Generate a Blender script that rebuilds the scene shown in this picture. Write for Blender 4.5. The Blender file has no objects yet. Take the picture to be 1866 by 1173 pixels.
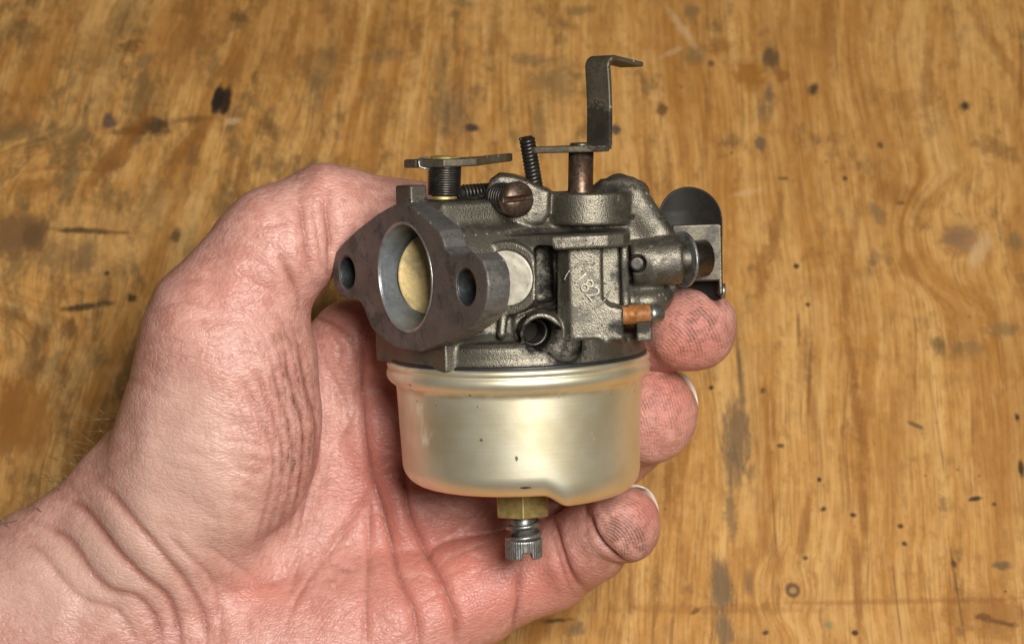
import bpy, math, random
import numpy as np
from mathutils import Matrix, Vector
random.seed(7)
rng = np.random.default_rng(7)
SC = bpy.context.scene
COL = SC.collection

# ------------------------------------------------------------------ camera, world, lamps, exposure
U = 0.000136            # metres per modelling unit
D = 4000.0              # units from the lens to the carburetor
TILT = math.radians(30)  # the lens looks down on the bench, 30 degrees off the vertical
LIFT = 930.0            # height of the held things over the bench top
W0, H0 = 1866.0, 1173.0
RX = np.array([[1, 0, 0], [0, math.cos(TILT), -math.sin(TILT)], [0, math.sin(TILT), math.cos(TILT)]])
ORG = np.array([0, 0, LIFT])

def world_pt(h):        # held frame -> world (metres)
    return (ORG + RX @ np.asarray(h, float)) * U

cam = bpy.data.cameras.new('camera')
cam.sensor_width = 36
cam.lens = 36 * D / W0
cam.clip_start = 0.01
cam.clip_end = 20
cam.dof.use_dof = True
cam.dof.focus_distance = (D - 150) * U
cam.dof.aperture_fstop = 25
camo = bpy.data.objects.new('camera', cam)
COL.objects.link(camo)
camo.location = world_pt((0, 0, D))
camo.rotation_euler = (TILT, 0, 0)
SC.camera = camo

wd = bpy.data.worlds.new('World')
SC.world = wd
wd.use_nodes = True
bg = wd.node_tree.nodes['Background']
bg.inputs[0].default_value = (1.0, 0.93, 0.85, 1)
bg.inputs[1].default_value = 0.045

def area(name, hold_pos, target, size, power, col=(1, 1, 1)):
    l = bpy.data.lights.new(name, 'AREA')
    l.shape = 'DISK'
    l.size = size
    l.energy = power
    l.color = col
    o = bpy.data.objects.new(name, l)
    COL.objects.link(o)
    p = Vector(world_pt(hold_pos)); t = Vector(world_pt(target))
    o.location = p
    o.rotation_euler = (t - p).to_track_quat('-Z', 'Y').to_euler()
    return o
area('softbox', (960, 840, 4620), (0, -120, 0), 0.25, 7.0, (1.0, 0.97, 0.93))

SC.view_settings.view_transform = 'Standard'
SC.view_settings.look = 'None'
SC.view_settings.exposure = 0.0
SC.view_settings.gamma = 1.0
SC.cycles.max_bounces = 8

# ------------------------------------------------------------------ frames
def sp(px, py, z=0.0):          # photo pixel + depth -> held frame
    k = (D - z) / D
    return np.array([(px - W0 / 2) * k, (H0 / 2 - py) * k, z])

def rotz(a): return np.array([[math.cos(a), -math.sin(a), 0], [math.sin(a), math.cos(a), 0], [0, 0, 1]])
def rotx(a): return np.array([[1, 0, 0], [0, math.cos(a), -math.sin(a)], [0, math.sin(a), math.cos(a)]])
def roty(a): return np.array([[math.cos(a), 0, math.sin(a)], [0, 1, 0], [-math.sin(a), 0, math.cos(a)]])
CM = rotz(math.radians(1.8)) @ rotx(math.radians(5.6))      # carburetor axes in the held frame
CO = sp(944, 647, 0)

def L(px, py, z=0.0):           # photo pixel + depth in the carburetor's own axes -> carburetor frame
    e = np.array([0, 0, D]); d = sp(px, py, 0) - e
    o = CM.T @ (e - CO); v = CM.T @ d
    k = (z - o[2]) / v[2]
    return o + k * v

PHI = math.radians(58)
NV = np.array([-math.sin(PHI), 0, math.cos(PHI)])           # bore axis
TV = np.array([math.cos(PHI), 0, math.sin(PHI)])            # along the flange
def LF(px, py, n=250.0):        # photo pixel on a plane square to the bore -> (t, y)
    e = np.array([0, 0, D]); d = sp(px, py, 0) - e
    o = CM.T @ (e - CO); v = CM.T @ d
    k = (n - o @ NV) / (v @ NV)
    p = o + k * v
    return np.array([p @ TV, p[1]])
FB = np.stack([TV, np.array([0, 1, 0]), NV], 1)             # columns: t, y, n -> carburetor frame

# ------------------------------------------------------------------ distance fields -> meshes
def ln(v): return np.sqrt((v * v).sum(-1))
def smin(a, b, k):
    h = np.maximum(k - np.abs(a - b), 0) / k
    return np.minimum(a, b) - h * h * k * 0.25
def smax(a, b, k): return -smin(-a, -b, k)
def rc(P, a, b, ra, rb=None):
    rb = ra if rb is None else rb
    a = np.asarray(a, float); ba = np.asarray(b, float) - a
    pa = P - a
    h = np.clip(pa @ ba / (ba @ ba), 0, 1)
    return ln(pa - h[:, None] * ba) - (ra + (rb - ra) * h)
def ell(P, c, r, R=None):
    q = P - np.asarray(c, float)
    if R is not None: q = q @ R
    r = np.asarray(r, float)
    k0 = ln(q / r); k1 = ln(q / (r * r)) + 1e-9
    return k0 * (k0 - 1) / k1
def box(P, c, h, R=None, r=2.0):
    q = P - np.asarray(c, float)
    if R is not None: q = q @ R
    q = np.abs(q) - (np.asarray(h, float) - r)
    return ln(np.maximum(q, 0)) + np.minimum(q.max(-1), 0) - r
def cyl(P, a, b, rad, r=2.0):
    a = np.asarray(a, float); b = np.asarray(b, float)
    ax = b - a; l = math.sqrt(ax @ ax); ax /= l
    q = P - (a + b) / 2
    t = q @ ax
    rr = np.sqrt(np.maximum((q * q).sum(-1) - t * t, 0))
    dx = rr - rad + r; dy = np.abs(t) - l / 2 + r
    return np.minimum(np.maximum(dx, dy), 0) + np.sqrt(np.maximum(dx, 0) ** 2 + np.maximum(dy, 0) ** 2) - r
def poly2(x, y, pts):
    pts = np.asarray(pts, float)
    n = len(pts)
    d = np.full(x.shape, 1e18); s = np.ones(x.shape)
    for i in range(n):
        a = pts[i]; b = pts[i - 1]
        ex, ey = b - a
        wx = x - a[0]; wy = y - a[1]
        t = np.clip((wx * ex + wy * ey) / (ex * ex + ey * ey + 1e-9), 0, 1)
        dx = wx - ex * t; dy = wy - ey * t
        d = np.minimum(d, dx * dx + dy * dy)
        c1 = y >= a[1]; c2 = y < b[1]; c3 = ex * wy > ey * wx
        s = np.where((c1 & c2 & c3) | (~c1 & ~c2 & ~c3), -s, s)
    return s * np.sqrt(d)
def ext(d2, w, h0, h1, r=2.0):
    dx = d2 + r; dy = np.abs(w - (h0 + h1) / 2) - (h1 - h0) / 2 + r
    return np.minimum(np.maximum(dx, dy), 0) + np.sqrt(np.maximum(dx, 0) ** 2 + np.maximum(dy, 0) ** 2) - r

def surf(f, lo, hi, h, proj=2):
    lo = np.asarray(lo, float); hi = np.asarray(hi, float)
    B = 8
    nb = np.ceil((hi - lo) / (h * B)).astype(int)
    n = nb * B
    ctr = [lo[i] + (np.arange(nb[i]) + 0.5) * B * h for i in range(3)]
    G = np.stack(np.meshgrid(*ctr, indexing='ij'), -1).reshape(-1, 3)
    dc = np.concatenate([f(g) for g in np.array_split(G, max(1, len(G) // 200000))])
    Dn = np.repeat(np.repeat(np.repeat(dc.reshape(nb).astype(np.float32), B, 0), B, 1), B, 2)
    near = np.argwhere(np.abs(dc.reshape(nb)) < h * B * 1.05)
    off = np.stack(np.meshgrid(*[np.arange(B)] * 3, indexing='ij'), -1).reshape(-1, 3)
    for chunk in np.array_split(near, max(1, len(near) // 600)):
        idx = (chunk[:, None, :] * B + off[None]).reshape(-1, 3)
        Dn[idx[:, 0], idx[:, 1], idx[:, 2]] = f(lo + (idx + 0.5) * h)
    S = Dn < 0
    cnt = np.zeros(n - 1, np.int8)
    for a in (0, 1):
        for b in (0, 1):
            for c in (0, 1):
                cnt += S[a:n[0] - 1 + a, b:n[1] - 1 + b, c:n[2] - 1 + c]
    act = (cnt > 0) & (cnt < 8)
    ci = np.argwhere(act)
    ids = np.full(act.shape, -1, np.int32)
    ids[act] = np.arange(len(ci))
    val = {}
    for a in (0, 1):
        for b in (0, 1):
            for c in (0, 1):
                val[(a, b, c)] = Dn[ci[:, 0] + a, ci[:, 1] + b, ci[:, 2] + c].astype(float)
    acc = np.zeros((len(ci), 3)); w = np.zeros(len(ci))
    for ax in range(3):
        for u in (0, 1):
            for v in (0, 1):
                p0 = [0, 0, 0]; p1 = [0, 0, 0]
                o = [i for i in range(3) if i != ax]
                p0[o[0]] = p1[o[0]] = u; p0[o[1]] = p1[o[1]] = v; p1[ax] = 1
                d0 = val[tuple(p0)]; d1 = val[tuple(p1)]
                m = (d0 < 0) != (d1 < 0)
                t = np.where(m, d0 / np.where(m, d0 - d1, 1), 0)
                e = np.zeros((len(ci), 3)); e[:] = p0; e[:, ax] = t
                acc += e * m[:, None]; w += m
    V = lo + (ci + acc / w[:, None] + 0.5) * h
    quads = []
    for ax in range(3):
        o = [i for i in range(3) if i != ax]
        sl0 = [slice(1, -1)] * 3; sl1 = [slice(1, -1)] * 3
        sl0[ax] = slice(0, -1); sl1[ax] = slice(1, None)
        A = S[tuple(sl0)]; Bq = S[tuple(sl1)]
        e = np.argwhere(A != Bq)
        inn = A[e[:, 0], e[:, 1], e[:, 2]]
        base = e.copy(); base[:, o[0]] += 1; base[:, o[1]] += 1
        c = []
        for (u, v) in ((0, 0), (1, 0), (1, 1), (0, 1)):
            q = base.copy(); q[:, o[0]] -= 1 - u; q[:, o[1]] -= 1 - v
            c.append(ids[q[:, 0], q[:, 1], q[:, 2]])
        Q = np.stack(c, 1)
        flip = inn if ax != 1 else ~inn
        Q[~flip] = Q[~flip][:, ::-1]
        quads.append(Q)
    Q = np.concatenate(quads)
    Q = Q[(Q >= 0).all(1)]
    for _ in range(proj):
        d, g = grad(f, V, h * 0.35)
        V = V - np.clip(d, -h, h)[:, None] * g
    return V, Q

def grad(f, V, e):
    ks = np.array([[1, -1, -1], [-1, -1, 1], [-1, 1, -1], [1, 1, 1]], float)
    g = np.zeros_like(V); s = np.zeros(len(V))
    for k in ks:
        d = f(V + k * e); g += k * d[:, None]; s += d
    return s / 4, g / (ln(g)[:, None] + 1e-12)

def mesh_obj(name, V, F, mat, parent=None, smooth=True, attrs=None):
    V = np.asarray(V, float) * U
    me = bpy.data.meshes.new(name)
    if isinstance(F, np.ndarray):
        k = F.shape[1]
        me.vertices.add(len(V)); me.vertices.foreach_set('co', V.astype(np.float32).ravel())
        me.loops.add(F.size); me.loops.foreach_set('vertex_index', F.astype(np.int32).ravel())
        me.polygons.add(len(F)); me.polygons.foreach_set('loop_start', np.arange(0, F.size, k, dtype=np.int32))
        me.update(calc_edges=True)
        me.validate()
    else:
        me.from_pydata(V.tolist(), [], F)
    if smooth: me.polygons.foreach_set('use_smooth', np.ones(len(me.polygons), bool))
    for k, a in (attrs or {}).items():
        at = me.attributes.new(k, 'FLOAT', 'POINT')
        at.data.foreach_set('value', np.asarray(a, np.float32))
    me.materials.append(mat)
    o = bpy.data.objects.new(name, me)
    COL.objects.link(o)
    if parent is not None: o.parent = parent
    return o

def sdf_obj(name, f, lo, hi, h, mat, parent=None, basis=None, smooth=True):
    V, Q = surf(f, lo, hi, h)
    if basis is not None:
        V = V @ basis.T
        if np.linalg.det(basis) < 0: Q = Q[:, ::-1]
    return mesh_obj(name, V, Q, mat, parent, smooth)

def tube_geo(path, r, seg=10, cap=True):
    path = np.asarray(path, float); n = len(path)
    r = np.broadcast_to(np.asarray(r, float), (n,))
    T = np.gradient(path, axis=0); T /= ln(T)[:, None] + 1e-12
    up = np.array([0.31, 0.2, 0.93]); V = []; N0 = None
    for i in range(n):
        if N0 is None: N0 = np.cross(T[i], up)
        N0 = N0 - T[i] * (N0 @ T[i]); N0 /= math.sqrt(N0 @ N0) + 1e-12
        Bn = np.cross(T[i], N0)
        for j in range(seg):
            a = 2 * math.pi * j / seg
            V.append(path[i] + (N0 * math.cos(a) + Bn * math.sin(a)) * r[i])
    F = [(i * seg + j, i * seg + (j + 1) % seg, (i + 1) * seg + (j + 1) % seg, (i + 1) * seg + j)
         for i in range(n - 1) for j in range(seg)]
    if cap:
        F.append(tuple(range(seg))[::-1]); F.append(tuple((n - 1) * seg + j for j in range(seg)))
    return np.array(V), F
def tube(name, path, r, mat, parent, seg=10):
    V, F = tube_geo(path, r, seg)
    return mesh_obj(name, V, F, mat, parent)
def coil_path(a, b, rad, turns, per=22, rad1=None):
    a = np.asarray(a, float); b = np.asarray(b, float); ax = b - a; l = math.sqrt(ax @ ax); ax /= l
    u = np.cross(ax, [0.1, 0.2, 0.97]); u /= math.sqrt(u @ u); v = np.cross(ax, u)
    t = np.linspace(0, 1, int(turns * per) + 1)[:, None]
    ang = t * turns * 2 * math.pi
    rr = rad if rad1 is None else rad + (rad1 - rad) * t
    return a + ax * l * t + (u * np.cos(ang) + v * np.sin(ang)) * rr
def lathe(name, prof, mat, parent, seg=128, warp=None):
    prof = np.asarray(prof, float); m = len(prof)
    V = np.array([[p[0] * math.cos(a), p[1], -p[0] * math.sin(a)] for p in prof for a in np.arange(seg) * 2 * math.pi / seg])
    if warp is not None: V = warp(V)
    F = [(i * seg + j, (i + 1) * seg + j, (i + 1) * seg + (j + 1) % seg, i * seg + (j + 1) % seg)
         for i in range(m - 1) for j in range(seg)]
    F = [f[::-1] for f in F]
    F.append(tuple((m - 1) * seg + j for j in range(seg))[::-1])
    return mesh_obj(name, V, F, mat, parent)

def empty(name, loc, M3, label, cat):
    o = bpy.data.objects.new(name, None)
    COL.objects.link(o)
    m = Matrix.Translation(Vector(loc)) @ Matrix([list(r) for r in M3]).to_4x4()
    o.matrix_world = m
    o.empty_display_size = 0.01
    o['label'] = label; o['category'] = cat
    return o

# ------------------------------------------------------------------ node helper
class S_:                       # a socket with arithmetic
    def __init__(s, t, k): s.t = t; s.k = k
    def _m(s, op, o, r=False):
        a, b = (o, s) if r else (s, o)
        return math_(s.t, op, a, b)
    def __add__(s, o): return s._m('ADD', o)
    def __radd__(s, o): return s._m('ADD', o)
    def __sub__(s, o): return s._m('SUBTRACT', o)
    def __rsub__(s, o): return s._m('SUBTRACT', o, True)
    def __mul__(s, o): return s._m('MULTIPLY', o)
    def __rmul__(s, o): return s._m('MULTIPLY', o)
    def __truediv__(s, o): return s._m('DIVIDE', o)
    def pw(s, o): return s._m('POWER', o)
def put(t, inp, v):
    if isinstance(v, S_): t.links.new(v.k, inp)
    elif v is not None:
        if hasattr(inp.default_value, '__len__') and not hasattr(v, '__len__'): v = (v,) * len(inp.default_value)
        if hasattr(v, '__len__') and len(inp.default_value) == 4 and len(v) == 3: v = (*v, 1)
        inp.default_value = v
def math_(t, op, a, b=None, c=None, clamp=False):
    n = t.nodes.new('ShaderNodeMath'); n.operation = op; n.use_clamp = clamp
    for i, v in enumerate((a, b, c)): put(t, n.inputs[i], v)
    return S_(t, n.outputs[0])
def noise(t, vec, scale, detail=3, rough=0.55, dist=0.0):
    n = t.nodes.new('ShaderNodeTexNoise'); put(t, n.inputs['Vector'], vec)
    n.inputs['Scale'].default_value = scale; n.inputs['Detail'].default_value = detail
    n.inputs['Roughness'].default_value = rough; n.inputs['Distortion'].default_value = dist
    return S_(t, n.outputs[0])
def voro(t, vec, scale, feat='F1', rnd=1.0):
    n = t.nodes.new('ShaderNodeTexVoronoi'); n.feature = feat; put(t, n.inputs['Vector'], vec)
    n.inputs['Scale'].default_value = scale; n.inputs['Randomness'].default_value = rnd
    return S_(t, n.outputs['Distance'])
def mapping(t, vec, loc=(0, 0, 0), rot=(0, 0, 0), sc=(1, 1, 1), kind='POINT'):
    n = t.nodes.new('ShaderNodeMapping'); n.vector_type = kind; put(t, n.inputs[0], vec)
    n.inputs['Location'].default_value = loc; n.inputs['Rotation'].default_value = rot; n.inputs['Scale'].default_value = sc
    return S_(t, n.outputs[0])
def vlen(t, vec):
    n = t.nodes.new('ShaderNodeVectorMath'); n.operation = 'LENGTH'; put(t, n.inputs[0], vec)
    return S_(t, n.outputs['Value'])
def step(t, v, a, b, lo=0.0, hi=1.0):
    n = t.nodes.new('ShaderNodeMapRange'); n.interpolation_type = 'SMOOTHSTEP'
    put(t, n.inputs[0], v)
    for i, q in enumerate((a, b, lo, hi)): n.inputs[1 + i].default_value = q
    return S_(t, n.outputs[0])
def mix(t, f, a, b, mode='MIX'):
    n = t.nodes.new('ShaderNodeMix'); n.data_type = 'RGBA'; n.blend_type = mode; n.clamp_factor = True
    put(t, n.inputs[0], f); put(t, n.inputs[6], a); put(t, n.inputs[7], b)
    return S_(t, n.outputs[2])
def ramp(t, f, stops):
    n = t.nodes.new('ShaderNodeValToRGB'); put(t, n.inputs[0], f)
    e = n.color_ramp.elements
    while len(e) < len(stops): e.new(0.5)
    for i, (p, c) in enumerate(stops): e[i].position = p; e[i].color = (*c, 1)
    return S_(t, n.outputs[0])
def comb(t, x, y, z=0.0):
    n = t.nodes.new('ShaderNodeCombineXYZ')
    for i, v in enumerate((x, y, z)): put(t, n.inputs[i], v)
    return S_(t, n.outputs[0])
def sepa(t, v):
    n = t.nodes.new('ShaderNodeSeparateXYZ'); put(t, n.inputs[0], v)
    return [S_(t, n.outputs[i]) for i in range(3)]
def attr(t, name):
    n = t.nodes.new('ShaderNodeAttribute'); n.attribute_name = name
    return S_(t, n.outputs['Fac'])
def bump(t, h, strength, dist, prev=None):
    n = t.nodes.new('ShaderNodeBump'); put(t, n.inputs['Height'], h)
    n.inputs['Strength'].default_value = strength; n.inputs['Distance'].default_value = dist
    if prev is not None: t.links.new(prev.k, n.inputs['Normal'])
    return S_(t, n.outputs[0])
def material(name):
    m = bpy.data.materials.new(name); m.use_nodes = True
    t = m.node_tree
    b = t.nodes['Principled BSDF']
    tc = t.nodes.new('ShaderNodeTexCoord')
    P = mapping(t, S_(t, tc.outputs['Object']), sc=(1 / U, 1 / U, 1 / U))
    return m, t, b, P

# ------------------------------------------------------------------ metals
def metal(name, c_lo, c_hi, rough=(0.35, 0.55), metallic=0.9, grain=0.35, gsize=0.25, grime=0.35,
          grime_col=(0.012, 0.009, 0.006), grease_shade=(), bstr=0.25, wear=None, rust=0.0, rust_col=(0.12, 0.04, 0.012)):
    m, t, b, P = material(name)
    big = noise(t, P, 0.018, 4, 0.6)
    mid = noise(t, P, 0.07, 4, 0.65)
    fine = noise(t, P, gsize, 2, 0.6)
    vg = voro(t, P, gsize * 0.9)
    f = step(t, big * 0.45 + mid * 0.25 + fine * grain, 0.28, 0.72)
    c = mix(t, f, c_lo, c_hi)
    if rust:
        c = mix(t, step(t, noise(t, P, 0.035, 5, 0.7) + noise(t, P, 0.2, 2) * 0.25, 0.6, 0.78) * rust, c, rust_col)
    g = step(t, noise(t, mapping(t, P, loc=(31, 77, 13)), 0.022, 5, 0.68) + mid * 0.25, 0.60, 0.76)
    c = mix(t, g * grime, c, grime_col)
    pits = step(t, voro(t, mapping(t, P, loc=(5, 9, 2)), 0.085), 0.10, 0.20)
    c = mix(t, (1.0 - pits) * 0.6 * grime, c, grime_col)
    wet_shade = None
    for (q, r, al) in grease_shade:  # dark ellipsoids: oily deposits, and shade painted into cavities
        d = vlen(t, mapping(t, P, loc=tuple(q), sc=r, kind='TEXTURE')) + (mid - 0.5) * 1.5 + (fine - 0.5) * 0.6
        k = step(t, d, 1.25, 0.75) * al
        wet_shade = k if wet_shade is None else math_(t, 'MAXIMUM', wet_shade, k)
    if wear:
        gm = t.nodes.new('ShaderNodeNewGeometry')
        wr = step(t, S_(t, gm.outputs['Pointiness']) + fine * 0.03, 0.58, 0.635)
        c = mix(t, wr * 0.7, c, wear)
    if wet_shade is not None:
        c = mix(t, wet_shade, c, (0.009, 0.007, 0.005))
        g = math_(t, 'MAXIMUM', g, wet_shade)
    put(t, b.inputs['Base Color'], c)
    put(t, b.inputs['Metallic'], math_(t, 'MAXIMUM', metallic - g * (grime * 0.9) - ((wet_shade * 0.9) if wet_shade is not None else 0.0), 0.0))
    put(t, b.inputs['Roughness'], rough[0] + fine * (rough[1] - rough[0]) * 1.4 + (g * 0.05 if wet_shade is None else wet_shade * 0.22))
    if wet_shade is not None: put(t, b.inputs['Specular IOR Level'], 0.5 - wet_shade * 0.38)
    if bstr: put(t, b.inputs['Normal'], bump(t, fine * 0.6 + vg * 0.5 + pits * 0.5, bstr, 1.6 * U))
    return m

M_CAST = metal('cast_zinc', (0.07, 0.062, 0.047), (0.185, 0.167, 0.128), (0.34, 0.52), 0.92, 0.95, 0.45, 0.55, bstr=0.55, wear=(0.42, 0.39, 0.32), grease_shade=[
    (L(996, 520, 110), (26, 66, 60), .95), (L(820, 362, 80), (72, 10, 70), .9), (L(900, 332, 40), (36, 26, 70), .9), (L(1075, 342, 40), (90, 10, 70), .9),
    (L(1010, 424, 120), (130, 10, 60), .85), (L(900, 438, 60), (90, 20, 60), .7), (L(1155, 500, 130), (36, 34, 60), .75), (L(980, 612, 170), (42, 30, 110), .97), (L(1035, 636, 205), (40, 34, 44), .93),  # drilled hole and trough darkened as painted shade; recess is oil plus shade
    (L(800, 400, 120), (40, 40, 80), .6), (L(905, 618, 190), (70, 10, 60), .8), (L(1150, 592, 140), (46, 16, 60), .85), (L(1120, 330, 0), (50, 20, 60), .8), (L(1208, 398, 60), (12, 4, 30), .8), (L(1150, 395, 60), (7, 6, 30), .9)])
M_RAISED = metal('raised_cast_zinc', (0.17, 0.155, 0.12), (0.29, 0.27, 0.21), (0.33, 0.50), 0.93, 0.5, 0.42, 0.2, bstr=0.3)
M_FLANGE = metal('machined_flange', (0.082, 0.074, 0.067), (0.175, 0.162, 0.147), (0.36, 0.55), 0.55, 0.35, 0.3, 0.75, bstr=0.15, wear=(0.42, 0.38, 0.33))
M_BORE = metal('bored_steel', (0.18, 0.195, 0.20), (0.34, 0.36, 0.365), (0.28, 0.4), 0.6, 0.2, 0.2, 0.3, bstr=0.06)
M_DARK = metal('oily_steel', (0.065, 0.054, 0.038), (0.15, 0.128, 0.09), (0.28, 0.42), 0.9, 0.3, 0.2, 0.6, bstr=0.15)
M_BLACK = metal('blackened_spring_steel', (0.03, 0.026, 0.022), (0.08, 0.07, 0.06), (0.28, 0.4), 0.8, 0.3, 0.2, 0.4, bstr=0.1)
M_RUSTY = metal('rusty_steel', (0.06, 0.038, 0.026), (0.17, 0.115, 0.08), (0.28, 0.48), 0.8, 0.3, 0.15, 0.6, bstr=0.35, rust=0.55, rust_col=(0.10, 0.035, 0.012))
M_ORANGE = metal('orange_rust', (0.15, 0.055, 0.018), (0.42, 0.17, 0.045), (0.45, 0.65), 0.25, 0.4, 0.15, 0.35, bstr=0.4)
M_BRASS = metal('brass', (0.38, 0.27, 0.09), (0.76, 0.58, 0.23), (0.4, 0.52), 0.8, 0.35, 0.08, 0.6, grime_col=(0.05, 0.035, 0.01), bstr=0.2)
M_DISC = metal('varnished_brass_disc', (0.56, 0.40, 0.14), (0.88, 0.69, 0.33), (0.55, 0.7), 0.3, 0.4, 0.12, 0.45, grime_col=(0.22, 0.16, 0.06), bstr=0.12)
M_STEEL = metal('grey_zinc_steel', (0.20, 0.20, 0.18), (0.40, 0.40, 0.37), (0.3, 0.45), 0.92, 0.3, 0.15, 0.55, bstr=0.15)
M_RIM = metal('bright_cut_steel', (0.32, 0.32, 0.30), (0.52, 0.52, 0.50), (0.28, 0.4), 0.9, 0.3, 0.15, 0.5, bstr=0.1)
M_PLUG = metal('ivory_sealed_plug', (0.38, 0.345, 0.265), (0.57, 0.53, 0.43), (0.45, 0.6), 0.15, 0.3, 0.07, 0.45, grime_col=(0.20, 0.16, 0.10), bstr=0.6)
M_GASKET = metal('black_rubber', (0.008, 0.008, 0.008), (0.02, 0.02, 0.02), (0.4, 0.5), 0.0, 0.2, 0.2, 0.2, bstr=0.1)
M_PLATE = metal('dull_plate_steel', (0.045, 0.039, 0.030), (0.115, 0.10, 0.075), (0.38, 0.5), 0.9, 0.3, 0.2, 0.6, bstr=0.12)
M_LEVER = metal('worn_brown_steel', (0.085, 0.07, 0.046), (0.18, 0.152, 0.104), (0.42, 0.55), 0.75, 0.3, 0.25, 0.5, bstr=0.12, wear=(0.45, 0.4, 0.3), grease_shade=[(L(1092, 238, 70), (40, 52, 60), .85)])
M_SHADE_BLACK = metal('shade_black_plate', (0.008, 0.0065, 0.005), (0.02, 0.017, 0.013), (0.55, 0.75), 0.0, 0.3, 0.1, 0.3, bstr=0.15)  # black base colour stands in for the shade inside the bracket
M_HOLE = metal('drilled_bore_wall', (0.04, 0.045, 0.045), (0.10, 0.11, 0.11), (0.35, 0.5), 0.8, 0.3, 0.2, 0.4, bstr=0.1)

def bowl_material():
    m, t, b, P = material('gold_zinc_plate')
    x, y, z = sepa(t, P)
    big = noise(t, P, 0.008, 3, 0.55)
    brush = noise(t, mapping(t, P, sc=(0.012, 0.9, 0.012)), 1.0, 3, 0.6)
    c = mix(t, step(t, big + brush * 0.08, 0.36, 0.68), (0.73, 0.64, 0.41), (0.88, 0.815, 0.61))
    c = mix(t, step(t, noise(t, mapping(t, P, loc=(9, 4, 2)), 0.006, 2), 0.45, 0.7) * 0.4, c, (0.74, 0.71, 0.54))
    # white oxide bloom, heaviest on one flank
    bl = step(t, noise(t, mapping(t, P, loc=(3, 1, 8), sc=(1, 0.7, 1)), 0.03, 5, 0.62) + step(t, x, -120, -215, -0.16, 0.13), 0.50, 0.84)
    c = mix(t, bl * 0.30, c, (0.78, 0.74, 0.68))
    # amber varnish line under the lip with brown flecks
    ring = step(t, math_(t, 'ABSOLUTE', y + 46), 9, 3)
    c = mix(t, ring * step(t, noise(t, P, 0.025, 3), 0.42, 0.62) * 0.4, c, (0.50, 0.36, 0.13))
    sp_ = step(t, voro(t, P, 0.045), 0.12, 0.06) * step(t, math_(t, 'ABSOLUTE', y + 58), 26, 6)
    c = mix(t, sp_ * 0.85, c, (0.10, 0.055, 0.015))
    sp2 = step(t, voro(t, mapping(t, P, loc=(44, 3, 17)), 0.012), 0.045, 0.02)
    c = mix(t, sp2 * 0.8, c, (0.16, 0.13, 0.08))
    chip = L(941, 836, 222); chip2 = L(957, 887, 205)
    for q, r in ((chip, (3.2, 6.5, 9)), (chip2, (12, 3.2, 14))):
        d = vlen(t, mapping(t, P, loc=tuple(q), sc=r, kind='TEXTURE')) + noise(t, P, 0.16, 2) * 1.2
        c = mix(t, step(t, d, 1.7, 1.3) * 0.85, c, (0.06, 0.055, 0.045))
    scr = step(t, noise(t, mapping(t, P, rot=(0, 0, 0.5), sc=(0.5, 0.03, 0.5)), 1.0, 2, 0.5), 0.72, 0.76)
    c = mix(t, scr * 0.16, c, (0.92, 0.9, 0.82))
    put(t, b.inputs['Base Color'], c)
    put(t, b.inputs['Metallic'], 0.84 - bl * 0.5 - sp_ * 0.5)
    put(t, b.inputs['Roughness'], 0.38 + brush * 0.08 + bl * 0.15)
    put(t, b.inputs['Normal'], bump(t, brush * 0.25 + noise(t, P, 0.016, 3) * 2.0 + noise(t, P, 0.3, 2) * 0.25, 0.10, 1.5 * U))
    return m
M_BOWL = bowl_material()

# ------------------------------------------------------------------ bench top
def T_(px, py):                  # photo pixel -> bench plane, units
    e = ORG + RX @ np.array([0, 0, D]); d = RX @ (sp(px, py, 0) - np.array([0, 0, D]))
    k = -e[2] / d[2]
    return (e + k * d)[:2]

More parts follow.
